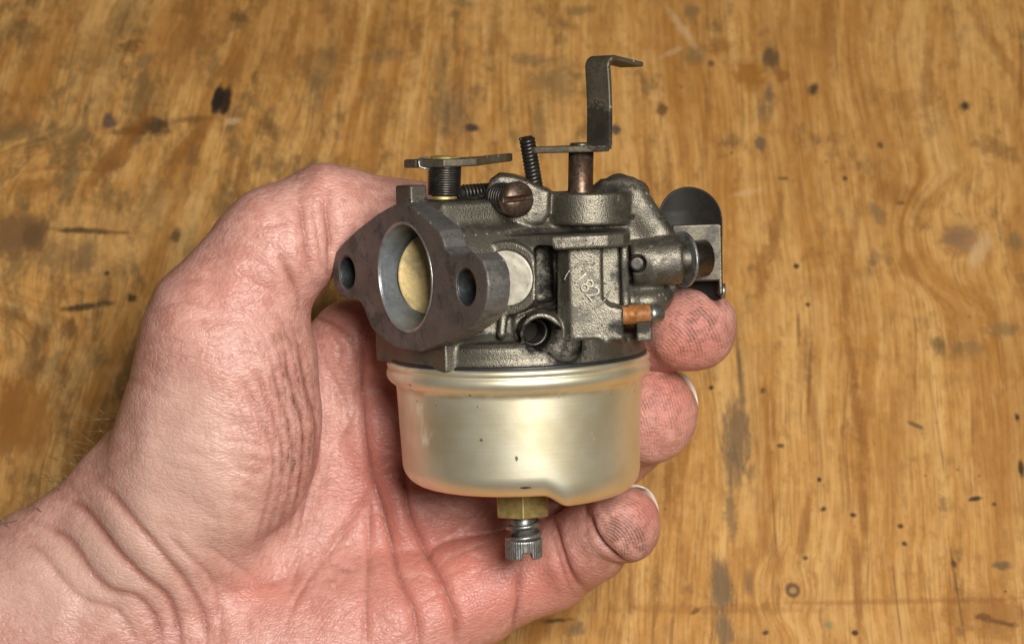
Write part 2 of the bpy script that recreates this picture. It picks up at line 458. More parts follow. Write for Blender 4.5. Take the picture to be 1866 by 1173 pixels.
def bench():
    m, t, b, P = material('worn_pine_bench')
    x, y, z = sepa(t, P)
    warp = noise(t, mapping(t, P, sc=(0.0011, 0.0006, 1)), 1.0, 2, 0.5) - 0.5
    warp2 = noise(t, mapping(t, P, loc=(7, 3, 0), sc=(0.006, 0.0018, 1)), 1.0, 3, 0.55) - 0.5
    g = x + y * step(t, x, 300, -900, -0.02, -0.26) + warp * 430.0 + warp2 * 38.0
    knots = [(1750, 437, 46), (36, 425, 75), (1445, 1075, 26)]
    knot_r = []
    for (px, py, s) in knots:
        c = T_(px, py); s *= 1.28
        d = vlen(t, mapping(t, P, loc=(c[0], c[1], 0), sc=(s, s * 1.1, 1), kind='TEXTURE')) + warp2 * 0.5
        w = step(t, d, 3.2, 0.4)
        g = g * (1.0 - w) + (d * (s * 1.5) + c[0]) * w
        knot_r.append(d)
    gv = comb(t, g, y * 0.035)
    band = noise(t, mapping(t, gv, sc=(0.020, 0.020, 1)), 1.0, 3, 0.6)
    band2 = noise(t, mapping(t, gv, loc=(50, 4, 0), sc=(0.065, 0.04, 1)), 1.0, 3, 0.6)
    fib = noise(t, mapping(t, comb(t, x * 0.70 + g * 0.30, y * 0.014), sc=(0.17, 0.35, 1)), 1.0, 5, 0.72)
    blot = noise(t, mapping(t, P, loc=(4, 2, 0), sc=(1, 0.8, 1)), 0.0045, 5, 0.62)
    blot2 = noise(t, mapping(t, P, loc=(40, 12, 0)), 0.016, 5, 0.65)
    c = ramp(t, band * 0.55 + band2 * 0.25 + fib * 0.2, [(0.34, (0.28, 0.105, 0.017)), (0.43, (0.44, 0.20, 0.042)), (0.50, (0.56, 0.285, 0.076)), (0.60, (0.68, 0.395, 0.13))])
    line = step(t, band2, 0.57, 0.66) * step(t, blot, 0.3, 0.5)
    c = mix(t, line * 0.72, c, (0.25, 0.095, 0.018))
    fib2 = noise(t, mapping(t, comb(t, x * 0.75 + g * 0.25, y * 0.010), loc=(9, 5, 0), sc=(0.42, 0.4, 1)), 1.0, 2, 0.6)
    c = mix(t, step(t, fib, 0.50, 0.62) * 0.62, c, (0.27, 0.115, 0.024))
    c = mix(t, step(t, fib2, 0.54, 0.66) * step(t, blot, 0.35, 0.6) * 0.70, c, (0.22, 0.095, 0.022))
    c = mix(t, step(t, fib, 0.47, 0.34) * 0.45, c, (0.72, 0.47, 0.19))
    mot = noise(t, mapping(t, P, loc=(21, 8, 0), sc=(1, 0.45, 1)), 0.040, 5, 0.7)
    c = mix(t, step(t, mot, 0.50, 0.64) * 0.45, c, (0.27, 0.125, 0.032))
    c = mix(t, step(t, mot, 0.47, 0.36) * 0.30, c, (0.66, 0.41, 0.155))
    c = mix(t, step(t, blot2, 0.5, 0.72) * 0.38, c, (0.36, 0.19, 0.055))
    c = mix(t, step(t, noise(t, mapping(t, P, loc=(90, 2, 0), sc=(1, 0.6, 1)), 0.006, 4, 0.6), 0.52, 0.70) * 0.45, c, (0.42, 0.18, 0.03))
    # greasy grey-green smears, lying along the grain
    sm = noise(t, mapping(t, P, loc=(13, 70, 0), rot=(0, 0, 0.1), sc=(0.012, 0.0065, 1)), 1.0, 8, 0.76)
    side = step(t, x, 900, -1100, 0, 0.09) + step(t, y, -100, 900, 0, 0.03)
    c = mix(t, step(t, sm + side, 0.56, 0.72) * 0.70, c, (0.115, 0.07, 0.026))
    wide = noise(t, mapping(t, comb(t, g, y * 0.10), loc=(3, 60, 0), sc=(0.0052, 0.010, 1)), 1.0, 4, 0.62)
    c = mix(t, step(t, wide, 0.50, 0.60) * 0.42, c, (0.33, 0.135, 0.026))
    c = mix(t, step(t, wide, 0.46, 0.36) * 0.40, c, (0.68, 0.415, 0.15))
    # fine dents and dark specks
    edge = noise(t, P, 0.04, 6, 0.75)
    edge2 = noise(t, mapping(t, P, sc=(0.09, 0.02, 1)), 1.0, 6, 0.75)
    spk = voro(t, P, 0.017); spm = step(t, noise(t, P, 0.012, 1), 0.5, 0.62)
    c = mix(t, step(t, spk + edge * 0.04, 0.085, 0.06) * spm * 0.9, c, (0.055, 0.035, 0.016))
    spk2 = voro(t, mapping(t, P, loc=(30, 9, 0)), 0.034)
    c = mix(t, step(t, spk2 + edge * 0.05, 0.10, 0.07) * step(t, edge, 0.5, 0.6) * 0.75, c, (0.10, 0.06, 0.02))
    edge3 = noise(t, P, 0.13, 3, 0.7)
    K = (0.012, 0.009, 0.007); G = (0.13, 0.085, 0.048); B = (0.11, 0.048, 0.012); O = (0.38, 0.15, 0.02); BG = (0.06, 0.05, 0.045)
    KN = (0.20, 0.10, 0.038); PL = (0.60, 0.40, 0.20); R = (0.23, 0.085, 0.015); GG = (0.17, 0.11, 0.045)
    st = [(396, 182, 10, 28, -.12, K, .97, .35), (411, 184, 10, 27, -.12, (0.02, 0.012, 0.007), .96, .35), (282, 230, 28, 15, .1, (0.035, 0.022, 0.01), .85, 1.0), (240, 238, 40, 7, .1, B, .7, 1.2), (350, 218, 40, 5, .1, B, .5, 1.2),
          (200, 222, 13, 14, 0, BG, .8, .8), (425, 221, 16, 6, .3, PL, .6, .6), (860, 233, 13, 8, 0, (0.025, 0.02, 0.025), .92, .6), (1122, 236, 9, 9, 0, BG, .9, .6),
          (820, 205, 40, 40, 0, G, .5, 1.3), (1010, 150, 45, 30, 0, GG, .55, 1.3), (965, 110, 30, 12, 0, G, .5, 1.2), (490, 232, 12, 20, .4, B, .5, 1.2),
          (1405, 105, 14, 24, 0, (0.085, 0.052, 0.025), .85, .7), (1367, 138, 30, 24, 0, (0.30, 0.12, 0.016), .85, .7), (1312, 85, 22, 14, 0, R, .6, 1), (1425, 138, 12, 12, 0, R, .7, .8), (1400, 172, 8, 16, -.2, G, .8, .8),
          (1390, 205, 15, 18, 0, G, .5, 1), (1386, 262, 9, 15, .2, G, .8, .7), (1482, 163, 8, 11, -.4, (0.05, 0.035, 0.016), .9, .6), (1758, 193, 8, 8, 0, (0.03, 0.022, 0.014), .9, .6), (1296, 116, 6, 6, 0, K, .7, .5),
          (1451, 485, 5, 5, 0, K, .9, .4), (1427, 325, 9, 3, 0, K, .6, .6), (1472, 555, 5, 4, 0, K, .8, .4), (1206, 200, 9, 14, 0, B, .8, .7), (1262, 20, 12, 14, 0, GG, .7, .8), (1265, 100, 20, 18, 0, GG, .6, .9),
          (148, 420, 48, 5, -.05, (0.03, 0.022, 0.012), .8, .9), (205, 424, 40, 3, .0, B, .6, 1), (155, 558, 42, 6, .15, (0.03, 0.02, 0.01), .85, .9), (240, 543, 9, 8, 0, (0.03, 0.02, 0.01), .85, .7), (320, 428, 9, 12, 0, (0.06, 0.04, 0.02), .8, .8),
          (158, 465, 22, 30, 0, GG, .7, 1.2), (115, 470, 45, 30, 0, KN, .5, 1.2), (235, 85, 20, 14, .3, B, .6, 1.2), (265, 110, 25, 10, .6, GG, .6, 1.2), (195, 498, 5, 4, 0, K, .8, .5), (465, 140, 7, 14, 0, B, .6, .8),
          (36, 425, 46, 33, .1, KN, .9, .4), (62, 430, 20, 24, 0, (0.10, 0.055, 0.02), .6, 1.0), (40, 762, 62, 66, 0, (0.30, 0.12, 0.022), .85, .8), (12, 745, 30, 50, 0, R, .6, 1), (125, 600, 14, 20, 0, B, .7, 1.1), (118, 690, 10, 26, 0, B, .5, 1.1),
          (1752, 436, 35, 25, 0, (0.30, 0.165, 0.075), .8, .7), (1742, 432, 20, 14, .2, (0.22, 0.115, 0.05), .6, 1.1), (1785, 458, 14, 34, -.5, PL, .55, .9), (1760, 402, 44, 7, .1, (0.50, 0.27, 0.08), .6, .8), (1655, 482, 17, 24, .2, (0.34, 0.145, 0.03), .8, .7),
          (1592, 470, 12, 14, 0, G, .5, 1), (1850, 440, 16, 16, 0, GG, .7, 1), (1655, 190, 50, 22, .1, R, .35, 1.2), (1640, 355, 60, 20, -.4, R, .42, 1.1), (1600, 390, 12, 20, .4, GG, .6, 1), (1815, 270, 40, 16, -.4, B, .45, 1.2),
          (1342, 790, 27, 55, 0, (0.15, 0.092, 0.048), .8, .9), (1336, 850, 18, 40, .1, (0.15, 0.092, 0.048), .65, 1.0), (1350, 700, 6, 60, -.03, GG, .65, .9), (1331, 930, 10, 45, 0, G, .6, 1.1), (1315, 1070, 20, 50, .04, (0.15, 0.098, 0.052), .85, .8), (1320, 1150, 14, 40, 0, (0.15, 0.098, 0.052), .75, .9), (1365, 1060, 8, 20, 0, G, .5, 1),
          (1445, 1075, 14, 13, 0, (0.11, 0.062, 0.026), .9, .4), (1445, 1075, 6.5, 6, 0, (0.40, 0.23, 0.09), .9, .3), (1410, 1010, 16, 40, .1, R, .4, 1.1), (1470, 640, 10, 50, -.1, R, .4, 1.1), (1777, 908, 13, 4, .2, (0.02, 0.022, 0.016), .92, .7), (1812, 918, 4, 4, 0, K, .7, .5), (1853, 760, 4, 7, 0, K, .9, .6), (1861, 855, 5, 14, 0, K, .9, .9),
          (1825, 1134, 34, 5, -.2, (0.06, 0.032, 0.012), .85, .9), (1790, 1122, 16, 5, 0, (0.06, 0.032, 0.012), .8, .8), (1800, 1120, 70, 40, -.1, R, .5, 1.2), (1825, 1030, 16, 8, 0, (0.12, 0.085, 0.035), .8, .8), (1670, 775, 16, 4, -.5, (0.10, 0.07, 0.03), .8, .8), (1710, 628, 14, 14, 0, (0.14, 0.09, 0.03), .7, 1), (1760, 634, 30, 16, 0, GG, .5, 1.2), (1830, 600, 30, 12, 0, GG, .6, 1.2),
          (1296, 706, 5, 4, 0, K, .9, .5), (1390, 711, 5, 5, 0, (0.09, 0.06, 0.02), .9, .6), (1422, 812, 6, 4, 0, K, .8, .6), (1493, 873, 4, 4, 0, K, .9, .4), (1500, 927, 6, 4, .3, K, .85, .5), (1554, 938, 6, 4, 0, K, .85, .5), (1641, 958, 6, 4, 0, K, .85, .5), (1648, 990, 5, 4, 0, K, .85, .5), (1467, 1016, 5, 4, 0, K, .8, .5), (1558, 1152, 7, 5, 0, K, .9, .5), (1395, 1152, 7, 4, .3, K, .8, .6), (1510, 1138, 8, 7, 0, (0.2, 0.19, 0.08), .7, .8), (1738, 1027, 5, 7, 0, K, .8, .5),
          (1640, 370, 8, 4, 0, K, .6, .6), (1540, 325, 5, 4, 0, K, .8, .5), (1604, 265, 6, 6, 0, K, .7, .6), (1268, 1112, 12, 4, .6, B, .8, .7), (1012, 1130, 30, 4, .1, (0.06, 0.04, 0.015), .8, 1.2), (1050, 1145, 16, 12, 0, (0.16, 0.11, 0.05), .7, 1), (1235, 640, 3, 3, 0, K, .7, .5),
          (1540, 520, 8, 70, -.03, R, .55, .7), (1550, 650, 7, 62, .12, R, .55, .7), (1567, 770, 9, 80, .05, R, .6, .8), (1570, 910, 8, 90, 0, R, .55, .8), (1562, 1060, 9, 90, -.03, R, .55, .8), (1558, 420, 8, 60, -.2, R, .45, .8),
          (1412, 420, 9, 60, -.2, R, .5, .8), (1388, 500, 12, 50, -.12, R, .55, .9), (1480, 740, 8, 60, .05, R, .5, .8), (1466, 960, 9, 60, -.2, R, .55, .8), (1690, 140, 10, 90, -.12, R, .4, .9), (1510, 40, 12, 60, -.05, R, .45, .9), (1830, 110, 12, 100, .4, R, .45, .9),
          (215, 275, 16, 95, -.55, R, .6, .9), (345, 55, 26, 70, -.3, R, .5, 1), (345, 262, 14, 60, -.6, R, .5, 1), (180, 90, 60, 40, .3, B, .35, 1.2), (520, 90, 12, 70, -.2, R, .45, 1), (430, 120, 20, 40, -.2, R, .55, 1), (590, 130, 18, 60, -.2, GG, .45, 1.2), (640, 60, 10, 60, -.15, R, .5, 1), (440, 330, 10, 60, -.05, R, .5, .9), (300, 330, 12, 80, -.4, R, .45, 1),
          (90, 560, 16, 60, -.2, B, .4, 1.1), (60, 340, 40, 20, .1, R, .5, 1.1), (20, 240, 30, 16, 0, GG, .5, 1.2), (130, 330, 12, 40, -.2, GG, .45, 1.1), (760, 60, 10, 60, -.1, R, .5, 1), (800, 130, 14, 50, 0, GG, .45, 1.2), (900, 60, 12, 60, -.1, B, .35, 1.2), (985, 230, 14, 40, 0, GG, .5, 1.2), (1180, 300, 8, 60, 0, R, .5, .9), (1220, 330, 8, 80, 0, R, .5, .9), (1290, 200, 7, 80, -.1, R, .4, .9),
          (1744, 1075, 2.2, 95, .05, B, .6, .4), (1634, 1095, 2.0, 80, .03, B, .55, .4), (1411, 950, 1.8, 60, .0, B, .6, .4), (1712, 800, 1.8, 70, .02, B, .4, .4), (1345, 640, 3, 60, .02, B, .6, .5), (1455, 600, 3, 30, -.05, B, .6, .5), (1475, 690, 3, 60, -.1, B, .5, .6),
          (1650, 1095, 240, 5, .02, R, .4, .9), (1300, 1110, 180, 8, 0, R, .35, 1), (1220, 870, 10, 40, 0, R, .5, 1.1), (1150, 1080, 5, 50, 0, R, .5, 1.1), (1240, 1010, 6, 80, 0, R, .4, 1.1), (700, 100, 34, 10, .2, GG, .5, 1.2), (620, 215, 10, 10, 0, B, .5, 1.1), (560, 330, 30, 30, 0, GG, .35, 1.3), (430, 30, 16, 10, 0, B, .6, 1), (1060, 20, 22, 8, .2, GG, .6, 1.2), (840, 5, 20, 8, -.2, GG, .6, 1.1), (1245, 55, 8, 40, .5, PL, .5, .9), (1225, 95, 20, 5, .5, PL, .4, 1), (1365, 350, 24, 5, .2, PL, .4, 1)]
    for (px, py, rx, ry, rot, col, al, soft) in st:
        c0 = T_(px, py); ex = T_(px + 1, py) - c0; ey = T_(px, py - 1) - c0
        ch = t.nodes.new('ShaderNodeVectorMath'); ch.operation = 'MULTIPLY_ADD'   # one stain after the other keeps the shader's stack small
        put(t, ch.inputs[0], c); ch.inputs[1].default_value = (1e-7,) * 3; put(t, ch.inputs[2], P)
        d = vlen(t, mapping(t, S_(t, ch.outputs[0]), loc=(c0[0], c0[1], 0), rot=(0, 0, rot), sc=(rx * ex[0], ry * ey[1], 1e4), kind='TEXTURE'))
        nz = edge3 if rx < 10 and ry < 12 else edge if rx < 14 or rx > ry else edge2
        d = math_(t, 'MULTIPLY_ADD', nz, soft * 3.4, d)
        k0 = 1 + soft * 1.7
        w = min(0.6, 0.16 + 0.32 * soft) * (1.0 if rx > 8 else 1.4)
        c = mix(t, step(t, d, k0 + w, k0 - w) * al, c, col)
    # pale scratches
    scr = noise(t, mapping(t, P, rot=(0, 0, 0.45), sc=(0.16, 0.006, 1)), 1.0, 2, 0.5)
    c = mix(t, step(t, scr, 0.715, 0.75) * 0.35, c, (0.62, 0.43, 0.21))
    put(t, b.inputs['Base Color'], c)
    put(t, b.inputs['Roughness'], 0.46 + blot2 * 0.25)
    b.inputs['Specular IOR Level'].default_value = 0.3
    put(t, b.inputs['Normal'], bump(t, fib * 0.6 + band2 * 0.5 + blot2 * 0.6 - step(t, spk, 0.085, 0.05) * spm * 0.5, 0.35, 5 * U))
    hx, hy, th = 3400, 2300, 200
    V = [[sx * hx, sy * hy, zz] for zz in (-th, 0) for sx, sy in ((-1, -1), (1, -1), (1, 1), (-1, 1))]
    F = [(3, 2, 1, 0), (4, 5, 6, 7), (0, 1, 5, 4), (1, 2, 6, 5), (2, 3, 7, 6), (3, 0, 4, 7)]
    o = mesh_obj('workbench_top', V, F, m, None, smooth=False)
    o['kind'] = 'structure'
    o['label'] = 'worn yellow pine workbench top with grain, knots and dark oil stains'
    return o
bench()

# ------------------------------------------------------------------ carburetor
CARB = empty('carburetor', world_pt(CO), RX @ CM,
             'grimy grey cast carburetor with a gold float bowl held in the hand', 'carburetor')
yb = LF(737, 505)[1]

# float bowl
prof = [(226, -1), (234, 0), (238, -2), (239, -5), (238.6, -10.5), (236.4, -12.5), (236.6, -14), (238.8, -16.5), (240.2, -20), (240.4, -25), (238.6, -31), (234.5, -36.5), (229.5, -40.5), (225.6, -43.5), (223.9, -47), (223.2, -52), (223, -56)]
for s in np.linspace(0, 1, 14)[1:]: prof.append((223 - 6 * s, -56 - 132 * s))
for a in np.linspace(0, math.pi / 2, 14)[1:]: prof.append((217 - 46 + 46 * math.cos(a), -188 - 42 * math.sin(a)))
prof += [(150, -231.5), (120, -232), (90, -232), (60, -232), (40, -232)]
def sump(V):
    x, y = V[:, 0], V[:, 1]
    s = np.clip((x - 35) / 46, 0, 1); s = s * s * (3 - 2 * s)
    w = np.clip((-y - 140) / 80, 0, 1); w = w * w * (3 - 2 * w)
    V[:, 1] = y - 22 * s * w
    return V
lathe('float_bowl', prof, M_BOWL, CARB, 192, sump)
lathe('bowl_gasket', [(190, 7), (231, 7), (234, 4), (234, 0), (231, -3), (190, -3)], M_GASKET, CARB, 160)

# mounting flange, in (t, y, n)
fl = [(724, 370), (736, 368.5), (747, 374), (762, 386), (782, 402), (800, 419), (807, 436), (811, 450), (822, 462), (838, 467.5), (852, 462), (866, 461),
      (879, 474), (887, 495), (889.5, 520), (888, 545), (883, 568), (868, 588), (846, 604), (814, 622), (766, 642), (742, 638), (716, 633), (699, 620), (683, 606), (675, 597), (669, 582), (662, 562), (654, 550),
      (644, 547), (634, 548), (619, 539), (609, 523), (605.5, 500), (606, 478), (612, 458), (626, 440), (652, 416), (686, 390), (708, 377)]
FP = [LF(*p) for p in fl]
HB = LF(737, 505); HLh = LF(632, 497); HRh = LF(849, 523)
def flange(P):
    t, y, n = P[:, 0], P[:, 1], P[:, 2]
    d2 = poly2(t, y, FP) + 1.0
    d = ext(d2, n, 205, 250, 3.0)
    for c, r in ((HB, 95), (HLh, 31), (HRh, 32)):
        rr = np.hypot(t - c[0], y - c[1])
        d = smax(d, r - rr, 2.0)
    rr = np.hypot(t - HB[0], y - HB[1])
    return d
tl = np.array([p[0] for p in FP]); yl = np.array([p[1] for p in FP])
FLANGE = sdf_obj('mounting_flange', flange, (tl.min() - 8, yl.min() - 8, 195), (tl.max() + 8, yl.max() + 8, 260), 2.2, M_FLANGE, CARB, FB)
# bored liner and bolt hole walls
def ring(name, c, r0, r1, n0, n1, mat, parent, h=2.2, r=1.2):
    def f(P):
        rr = np.hypot(P[:, 0] - c[0], P[:, 1] - c[1])
        return ext(np.abs(rr - (r0 + r1) / 2) - (r1 - r0) / 2, P[:, 2], n0, n1, r)
    return sdf_obj(name, f, (c[0] - r1 - 6, c[1] - r1 - 6, n0 - 6), (c[0] + r1 + 6, c[1] + r1 + 6, n1 + 6), h, mat, parent, FB)
ring('throat_liner', HB, 91.0, 96.5, 132, 249.5, M_BORE, FLANGE, 2.2, 1.6)
ring('throat_rim', HB, 92.3, 97.5, 246, 251.2, M_RIM, FLANGE, 1.7, 1.8)
ring('bolt_hole', HLh, 28.5, 32, 200, 248.5, M_HOLE, FLANGE, 1.6, 1.0)
ring('bolt_hole', HRh, 29.5, 33, 200, 248.5, M_HOLE, FLANGE, 1.6, 1.0)

# throttle plate: round brass disc turned open in the throat
dc = L(816, 501, 76)
def disc(P):
    d = cyl(P, dc + (0, 0, -2.5), dc + (0, 0, 2.5), 88.5, 1.0)
    return d
sdf_obj('throttle_plate', disc, dc - (96, 96, 10), dc + (96, 96, 10), 2.4, M_DISC, CARB)
BACKC = NV * -118 + np.array([0, yb, 0])

# cast body
def px_poly(pts, zf): return [L(a, b, zf)[:2] for a, b in pts]
def px_box(x0, x1, y0, y1, z0, z1, r=5, P=None):
    a = L(x0, (y0 + y1) / 2, z1)[0]; b = L(x1, (y0 + y1) / 2, z1)[0]
    c = L((x0 + x1) / 2, y0, z1)[1]; e = L((x0 + x1) / 2, y1, z1)[1]
    return box(P, ((a + b) / 2, (c + e) / 2, (z0 + z1) / 2), (abs(b - a) / 2, abs(c - e) / 2, (z1 - z0) / 2), None, r)
BLK = px_poly([(1016, 448), (1097, 448), (1099, 545), (1112, 556), (1136, 562), (1137, 622), (1016, 622)], 168)
SCRB = px_poly([(884, 352), (893, 330), (910, 318), (936, 320), (960, 328), (986, 341), (1003, 348), (1001, 392), (990, 408), (968, 412), (930, 404), (898, 396), (886, 384)], 118)
DIAG = px_poly([(1072, 352), (1100, 330), (1128, 327), (1152, 333), (1172, 348), (1190, 380), (1216, 418), (1238, 450), (1246, 490), (1240, 522), (1222, 545), (1206, 570), (1150, 580), (1110, 540), (1072, 470)], 60)
SH = [(-70, 20), (-62, 100), (-30, 132), (28, 180), (66, 203), (84, 205), (160, 190), (190, 172), (201, 150), (202, 20)]
yS1 = L(1030, 429, 195)[1]; yS0 = L(1030, 455, 195)[1]
UP = L(1072, 350, 60); UB = L(1072, 408, 60)
PC = L(922, 507, 186); PA = np.array([-0.30, 0.0, 0.954])
BOS0 = L(1150, 480, 88); BOS1 = L(1243, 473, 88)
HOLE = L(987, 609, 206)
NUB = L(749, 357, 98)
PLAT = L(812, 365, 80)
def body(P):
    x, y, z = P[:, 0], P[:, 1], P[:, 2]
    rr = np.hypot(x, z)
    n = P @ NV; t = P @ TV
    # base ring with a rolled upper edge and the flange pad
    base = ext(rr - 230, y, 3, 44, 13)
    lip = ext(rr - 231.5, y, 3, 13, 2)
    d = smin(base, lip, 4)
    pad = box(np.stack([t, y, n], 1), (-10, 30, 150), (125, 31, 71), None, 2.5)
    d = smin(d, pad, 5)
    d = smin(d, ext(rr - 150, y, 20, 90, 20), 22)
    # throat
    bo = np.hypot(t - HB[0], y - yb)
    d = smin(d, ext(bo - 110, n, -150, 208, 6), 12)
    d = smin(d, box(np.stack([t, y, n], 1), (HB[0], yb + 60, 120), (62, 68, 86), None, 10), 10)
    # middle mass behind the fittings
    d = smin(d, px_box(960, 1140, 395, 600, -110, 40, 10, P), 10)
    d = smin(d, px_box(870, 1010, 352, 440, -90, 22, 14, P), 12)
    # block with the number
    blk = ext(poly2(x, y, BLK), z, 0, 168, 7)
    cut = (-(x - L(1038, 500, 168)[0]) * 0.70 + (z - 168) * 0.71)
    blk = smax(blk, cut, 3)
    d = smin(d, blk, 7)
    d = smin(d, px_box(1095, 1140, 448, 565, -20, 128, 5, P), 6)
    d = smin(d, px_box(1132, 1146, 440, 560, -20, 152, 5, P), 5)
    # shelf over the block
    sh = ext(poly2(x, z, SH), y, yS0, yS1, 5)
    d = smin(d, sh, 3)
    # boss for the slotted screw, post boss and the sloping web
    d = smin(d, ext(poly2(x, y, SCRB), z, -20, 118, 9), 7)
    up = cyl(P, UP, UB, 72, 5)
    d = smin(d, up, 12)
    d = smin(d, cyl(P, UP - (0, 30, 40), UB - (0, 50, 40), 50, 8), 16)
    d = smin(d, ext(poly2(x, y, DIAG), z, -70, 60, 10), 10)
    d = smin(d, rc(P, L(1146, 348, 42), L(1232, 470, 44), 24, 22), 22)
    d = smin(d, rc(P, L(1128, 342, -10), L(1160, 352, 10), 26, 24), 10)
    # right boss, blind hole and lower swelling
    d = smin(d, cyl(P, BOS0, BOS1, 43, 9), 10)
    d = smin(d, ell(P, L(1172, 545, 60), (52, 30, 60)), 14)
    d = smin(d, px_box(1160, 1188, 586, 622, 90, 150, 3, P), 3)
    # plug boss and its skirt
    d = smin(d, cyl(P, PC - PA * 130, PC, 64, 3), 4)
    d = smin(d, px_box(872, 935, 550, 625, 30, 168, 8, P), 10)
    d = smin(d, rc(P, L(917, 575, 176), L(914, 610, 184), 9, 8), 6)
    # drilled boss breaking through the base edge
    d = smin(d, cyl(P, HOLE - (0, 0, 120), HOLE + (0, 0, 0), 37, 2), 6)
    # nub and platform on top
    d = smin(d, box(P, NUB, (24, 19, 18), roty(-0.9), 4), 5)
    d = smin(d, cyl(P, PLAT - (0, 60, 0), PLAT, 40, 4), 10)
    d = smin(d, rc(P, L(842, 372, 60), L(890, 356, 40), 14, 18), 8)
    # cavities
    d = smax(d, -ext(bo - 95, n, 42, 400, 1), 2)
    d = smax(d, -px_box(979, 1015, 462, 580, 62, 400, 8, P), 5)
    for zz in (190, 210, 236, 260):
        d = smax(d, -rc(P, L(992, 611, zz), L(1032, 633, zz), 26, 28), 1.5)
    d = smax(d, -cyl(P, HOLE - (22, 0, 90), HOLE + (8, 0, 40), 28, 1), 2)
    d = smax(d, -cyl(P, BOS0 + (10, 2, 20), BOS0 + (6, 2, 70), 16, 1), 2.5)
    d = smax(d, -cyl(P, PC - PA * 6, PC + PA * 60, 48, 1), 1.6)
    return d
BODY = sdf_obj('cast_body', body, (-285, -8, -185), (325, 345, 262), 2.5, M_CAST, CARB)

# welch plug, crinkled sealant
def plug(P):
    q = P - PC; a = q @ PA; r = np.sqrt(np.maximum((q * q).sum(-1) - a * a, 0))
    w = 0.5 * np.sin(r * 0.22 + q[:, 1] * 0.12 + 2 * np.sin(q[:, 0] * 0.07)) + 0.5 * np.sin(q[:, 1] * 0.17 + q[:, 0] * 0.11)
    return ext(r - 48, a + 0.7 * w * (r < 40), -12, -1.0, 2)
sdf_obj('core_plug', plug, PC - 62, PC + 62, 2.2, M_PLUG, BODY)
# raised casting number in its broken circle
cu = bpy.data.curves.new('cast_number', 'FONT'); cu.body = '182'; cu.size = 41 * U; cu.extrude = 4.0 * U; cu.bevel_depth = 0.6 * U; cu.offset = -0.2 * U
cu.align_x = 'CENTER'; cu.align_y = 'CENTER'; cu.space_character = 0.95
tmp = bpy.data.objects.new('cast_number_outline', cu); COL.objects.link(tmp)
bpy.context.view_layer.update()
me = bpy.data.meshes.new_from_object(tmp.evaluated_get(bpy.context.evaluated_depsgraph_get()))
bpy.data.objects.remove(tmp)
me.materials.clear(); me.materials.append(M_RAISED)
num = bpy.data.objects.new('cast_number', me); COL.objects.link(num); num.parent = BODY
nc = L(1069, 521, 168)
num.location = nc * U; num.rotation_euler = (0, 0, math.radians(-52)); num.scale = (0.9, 0.9, 1)
for a0, a1 in ((70, 165), (250, 345)):
    arc = [nc + (40 * math.cos(math.radians(a)), 40 * math.sin(math.radians(a)), 0.3) for a in np.linspace(a0, a1, 24)]
    tube('number_ring', arc, 2.0, M_RAISED, BODY, 6)

# pilot screw deep in the drilled boss
V = coil_path(HOLE - (24, 0, 84), HOLE + (-12, 0, -44), 23, 6)
tube('hole_thread', V, 3.6, M_BLACK, BODY, 8)
def pin(P): return cyl(P, BOS0 + (9, 2, 24), BOS0 + (8, 2, 44), 13, 3)
sdf_obj('boss_pin', pin, BOS0 - 30, BOS0 + (40, 40, 60), 1.8, M_BLACK, BODY)

# slotted screw
sa = L(914, 361, 118); sax = np.array([0.50, -0.02, 0.866]); sax /= math.sqrt(sax @ sax)
MS = empty('slotted_screw', (0, 0, 0), np.eye(3), '', '')
for k in ('label', 'category'): del MS[k]
MS.parent = CARB
sh_c = sa + sax * 46
Rs = np.stack([np.cross([0, 1, 0], sax), np.array([0, 1, 0]), sax], 1); Rs[:, 0] /= math.sqrt(Rs[:, 0] @ Rs[:, 0]); Rs[:, 1] = np.cross(Rs[:, 2], Rs[:, 0])
def screw_head(P):
    q = (P - sh_c) @ Rs
    d = cyl(P, sh_c - sax * 6, sh_c + sax * 12, 30, 3)
    d = smin(d, smax(ell(P, sh_c + sax * 10, (31, 31, 15), Rs), -(q[:, 2] - 4), 2), 3)
    slot = box(q, (0, 2, 30), (40, 4.2, 18), rotz(0.06), 0.5)
    return smax(d, -slot, 1.5)
sdf_obj('screw_head', screw_head, sh_c - 45, sh_c + 45, 1.5, M_RUSTY, MS)
tube('screw_thread', coil_path(sa - sax * 10, sh_c - sax * 6, 24.5, 6), 3.4, M_BLACK, MS, 8)
tube('screw_shank', [sa - sax * 14, sh_c], 22, M_BLACK, MS, 24)

# idle screw with its tight spring
i0 = L(842, 352, 62); i1 = L(900, 348, 40)
ID = tube('idle_screw', [i0 - (3, 0, 0), i1], 10, M_BLACK, CARB, 16)
tube('screw_spring', coil_path(i0, i1, 12.5, 9), 3.0, M_BLACK, ID, 8)

# throttle lever group
TS0 = L(809, 362, 78); TS1 = L(811, 291, 78); tax = (TS1 - TS0) / math.sqrt((TS1 - TS0) @ (TS1 - TS0))
SHF = tube('throttle_shaft', [TS0 - tax * 20, TS1 + tax * 4], 20, M_DARK, CARB, 24)
def wash(P): return cyl(P, TS0 - tax * 4, TS0 + tax * 5, 23, 1.5)
sdf_obj('brass_washer', wash, TS0 - 34, TS0 + 34, 1.6, M_BRASS, SHF)
tube('return_spring', coil_path(TS0 + tax * 6, TS1 - tax * 9, 27, 13), 2.7, M_BLACK, CARB, 8)
yl1 = L(811, 296, 78)[1]
lv = [(-192, 70), (-172, 92), (-160, 94), (-120, 118), (-86, 104), (-62, 92), (-45, 40), (-8, -14), (2, -30), (-24, -42), (-70, -10), (-100, 30), (-150, 48), (-190, 50)]
def tlev(P):
    yy = P[:, 1] - yl1 - np.maximum(P[:, 0] + 60, 0) * 0.06
    return ext(poly2(P[:, 0], P[:, 2], lv), yy, -8, 7, 2.4)
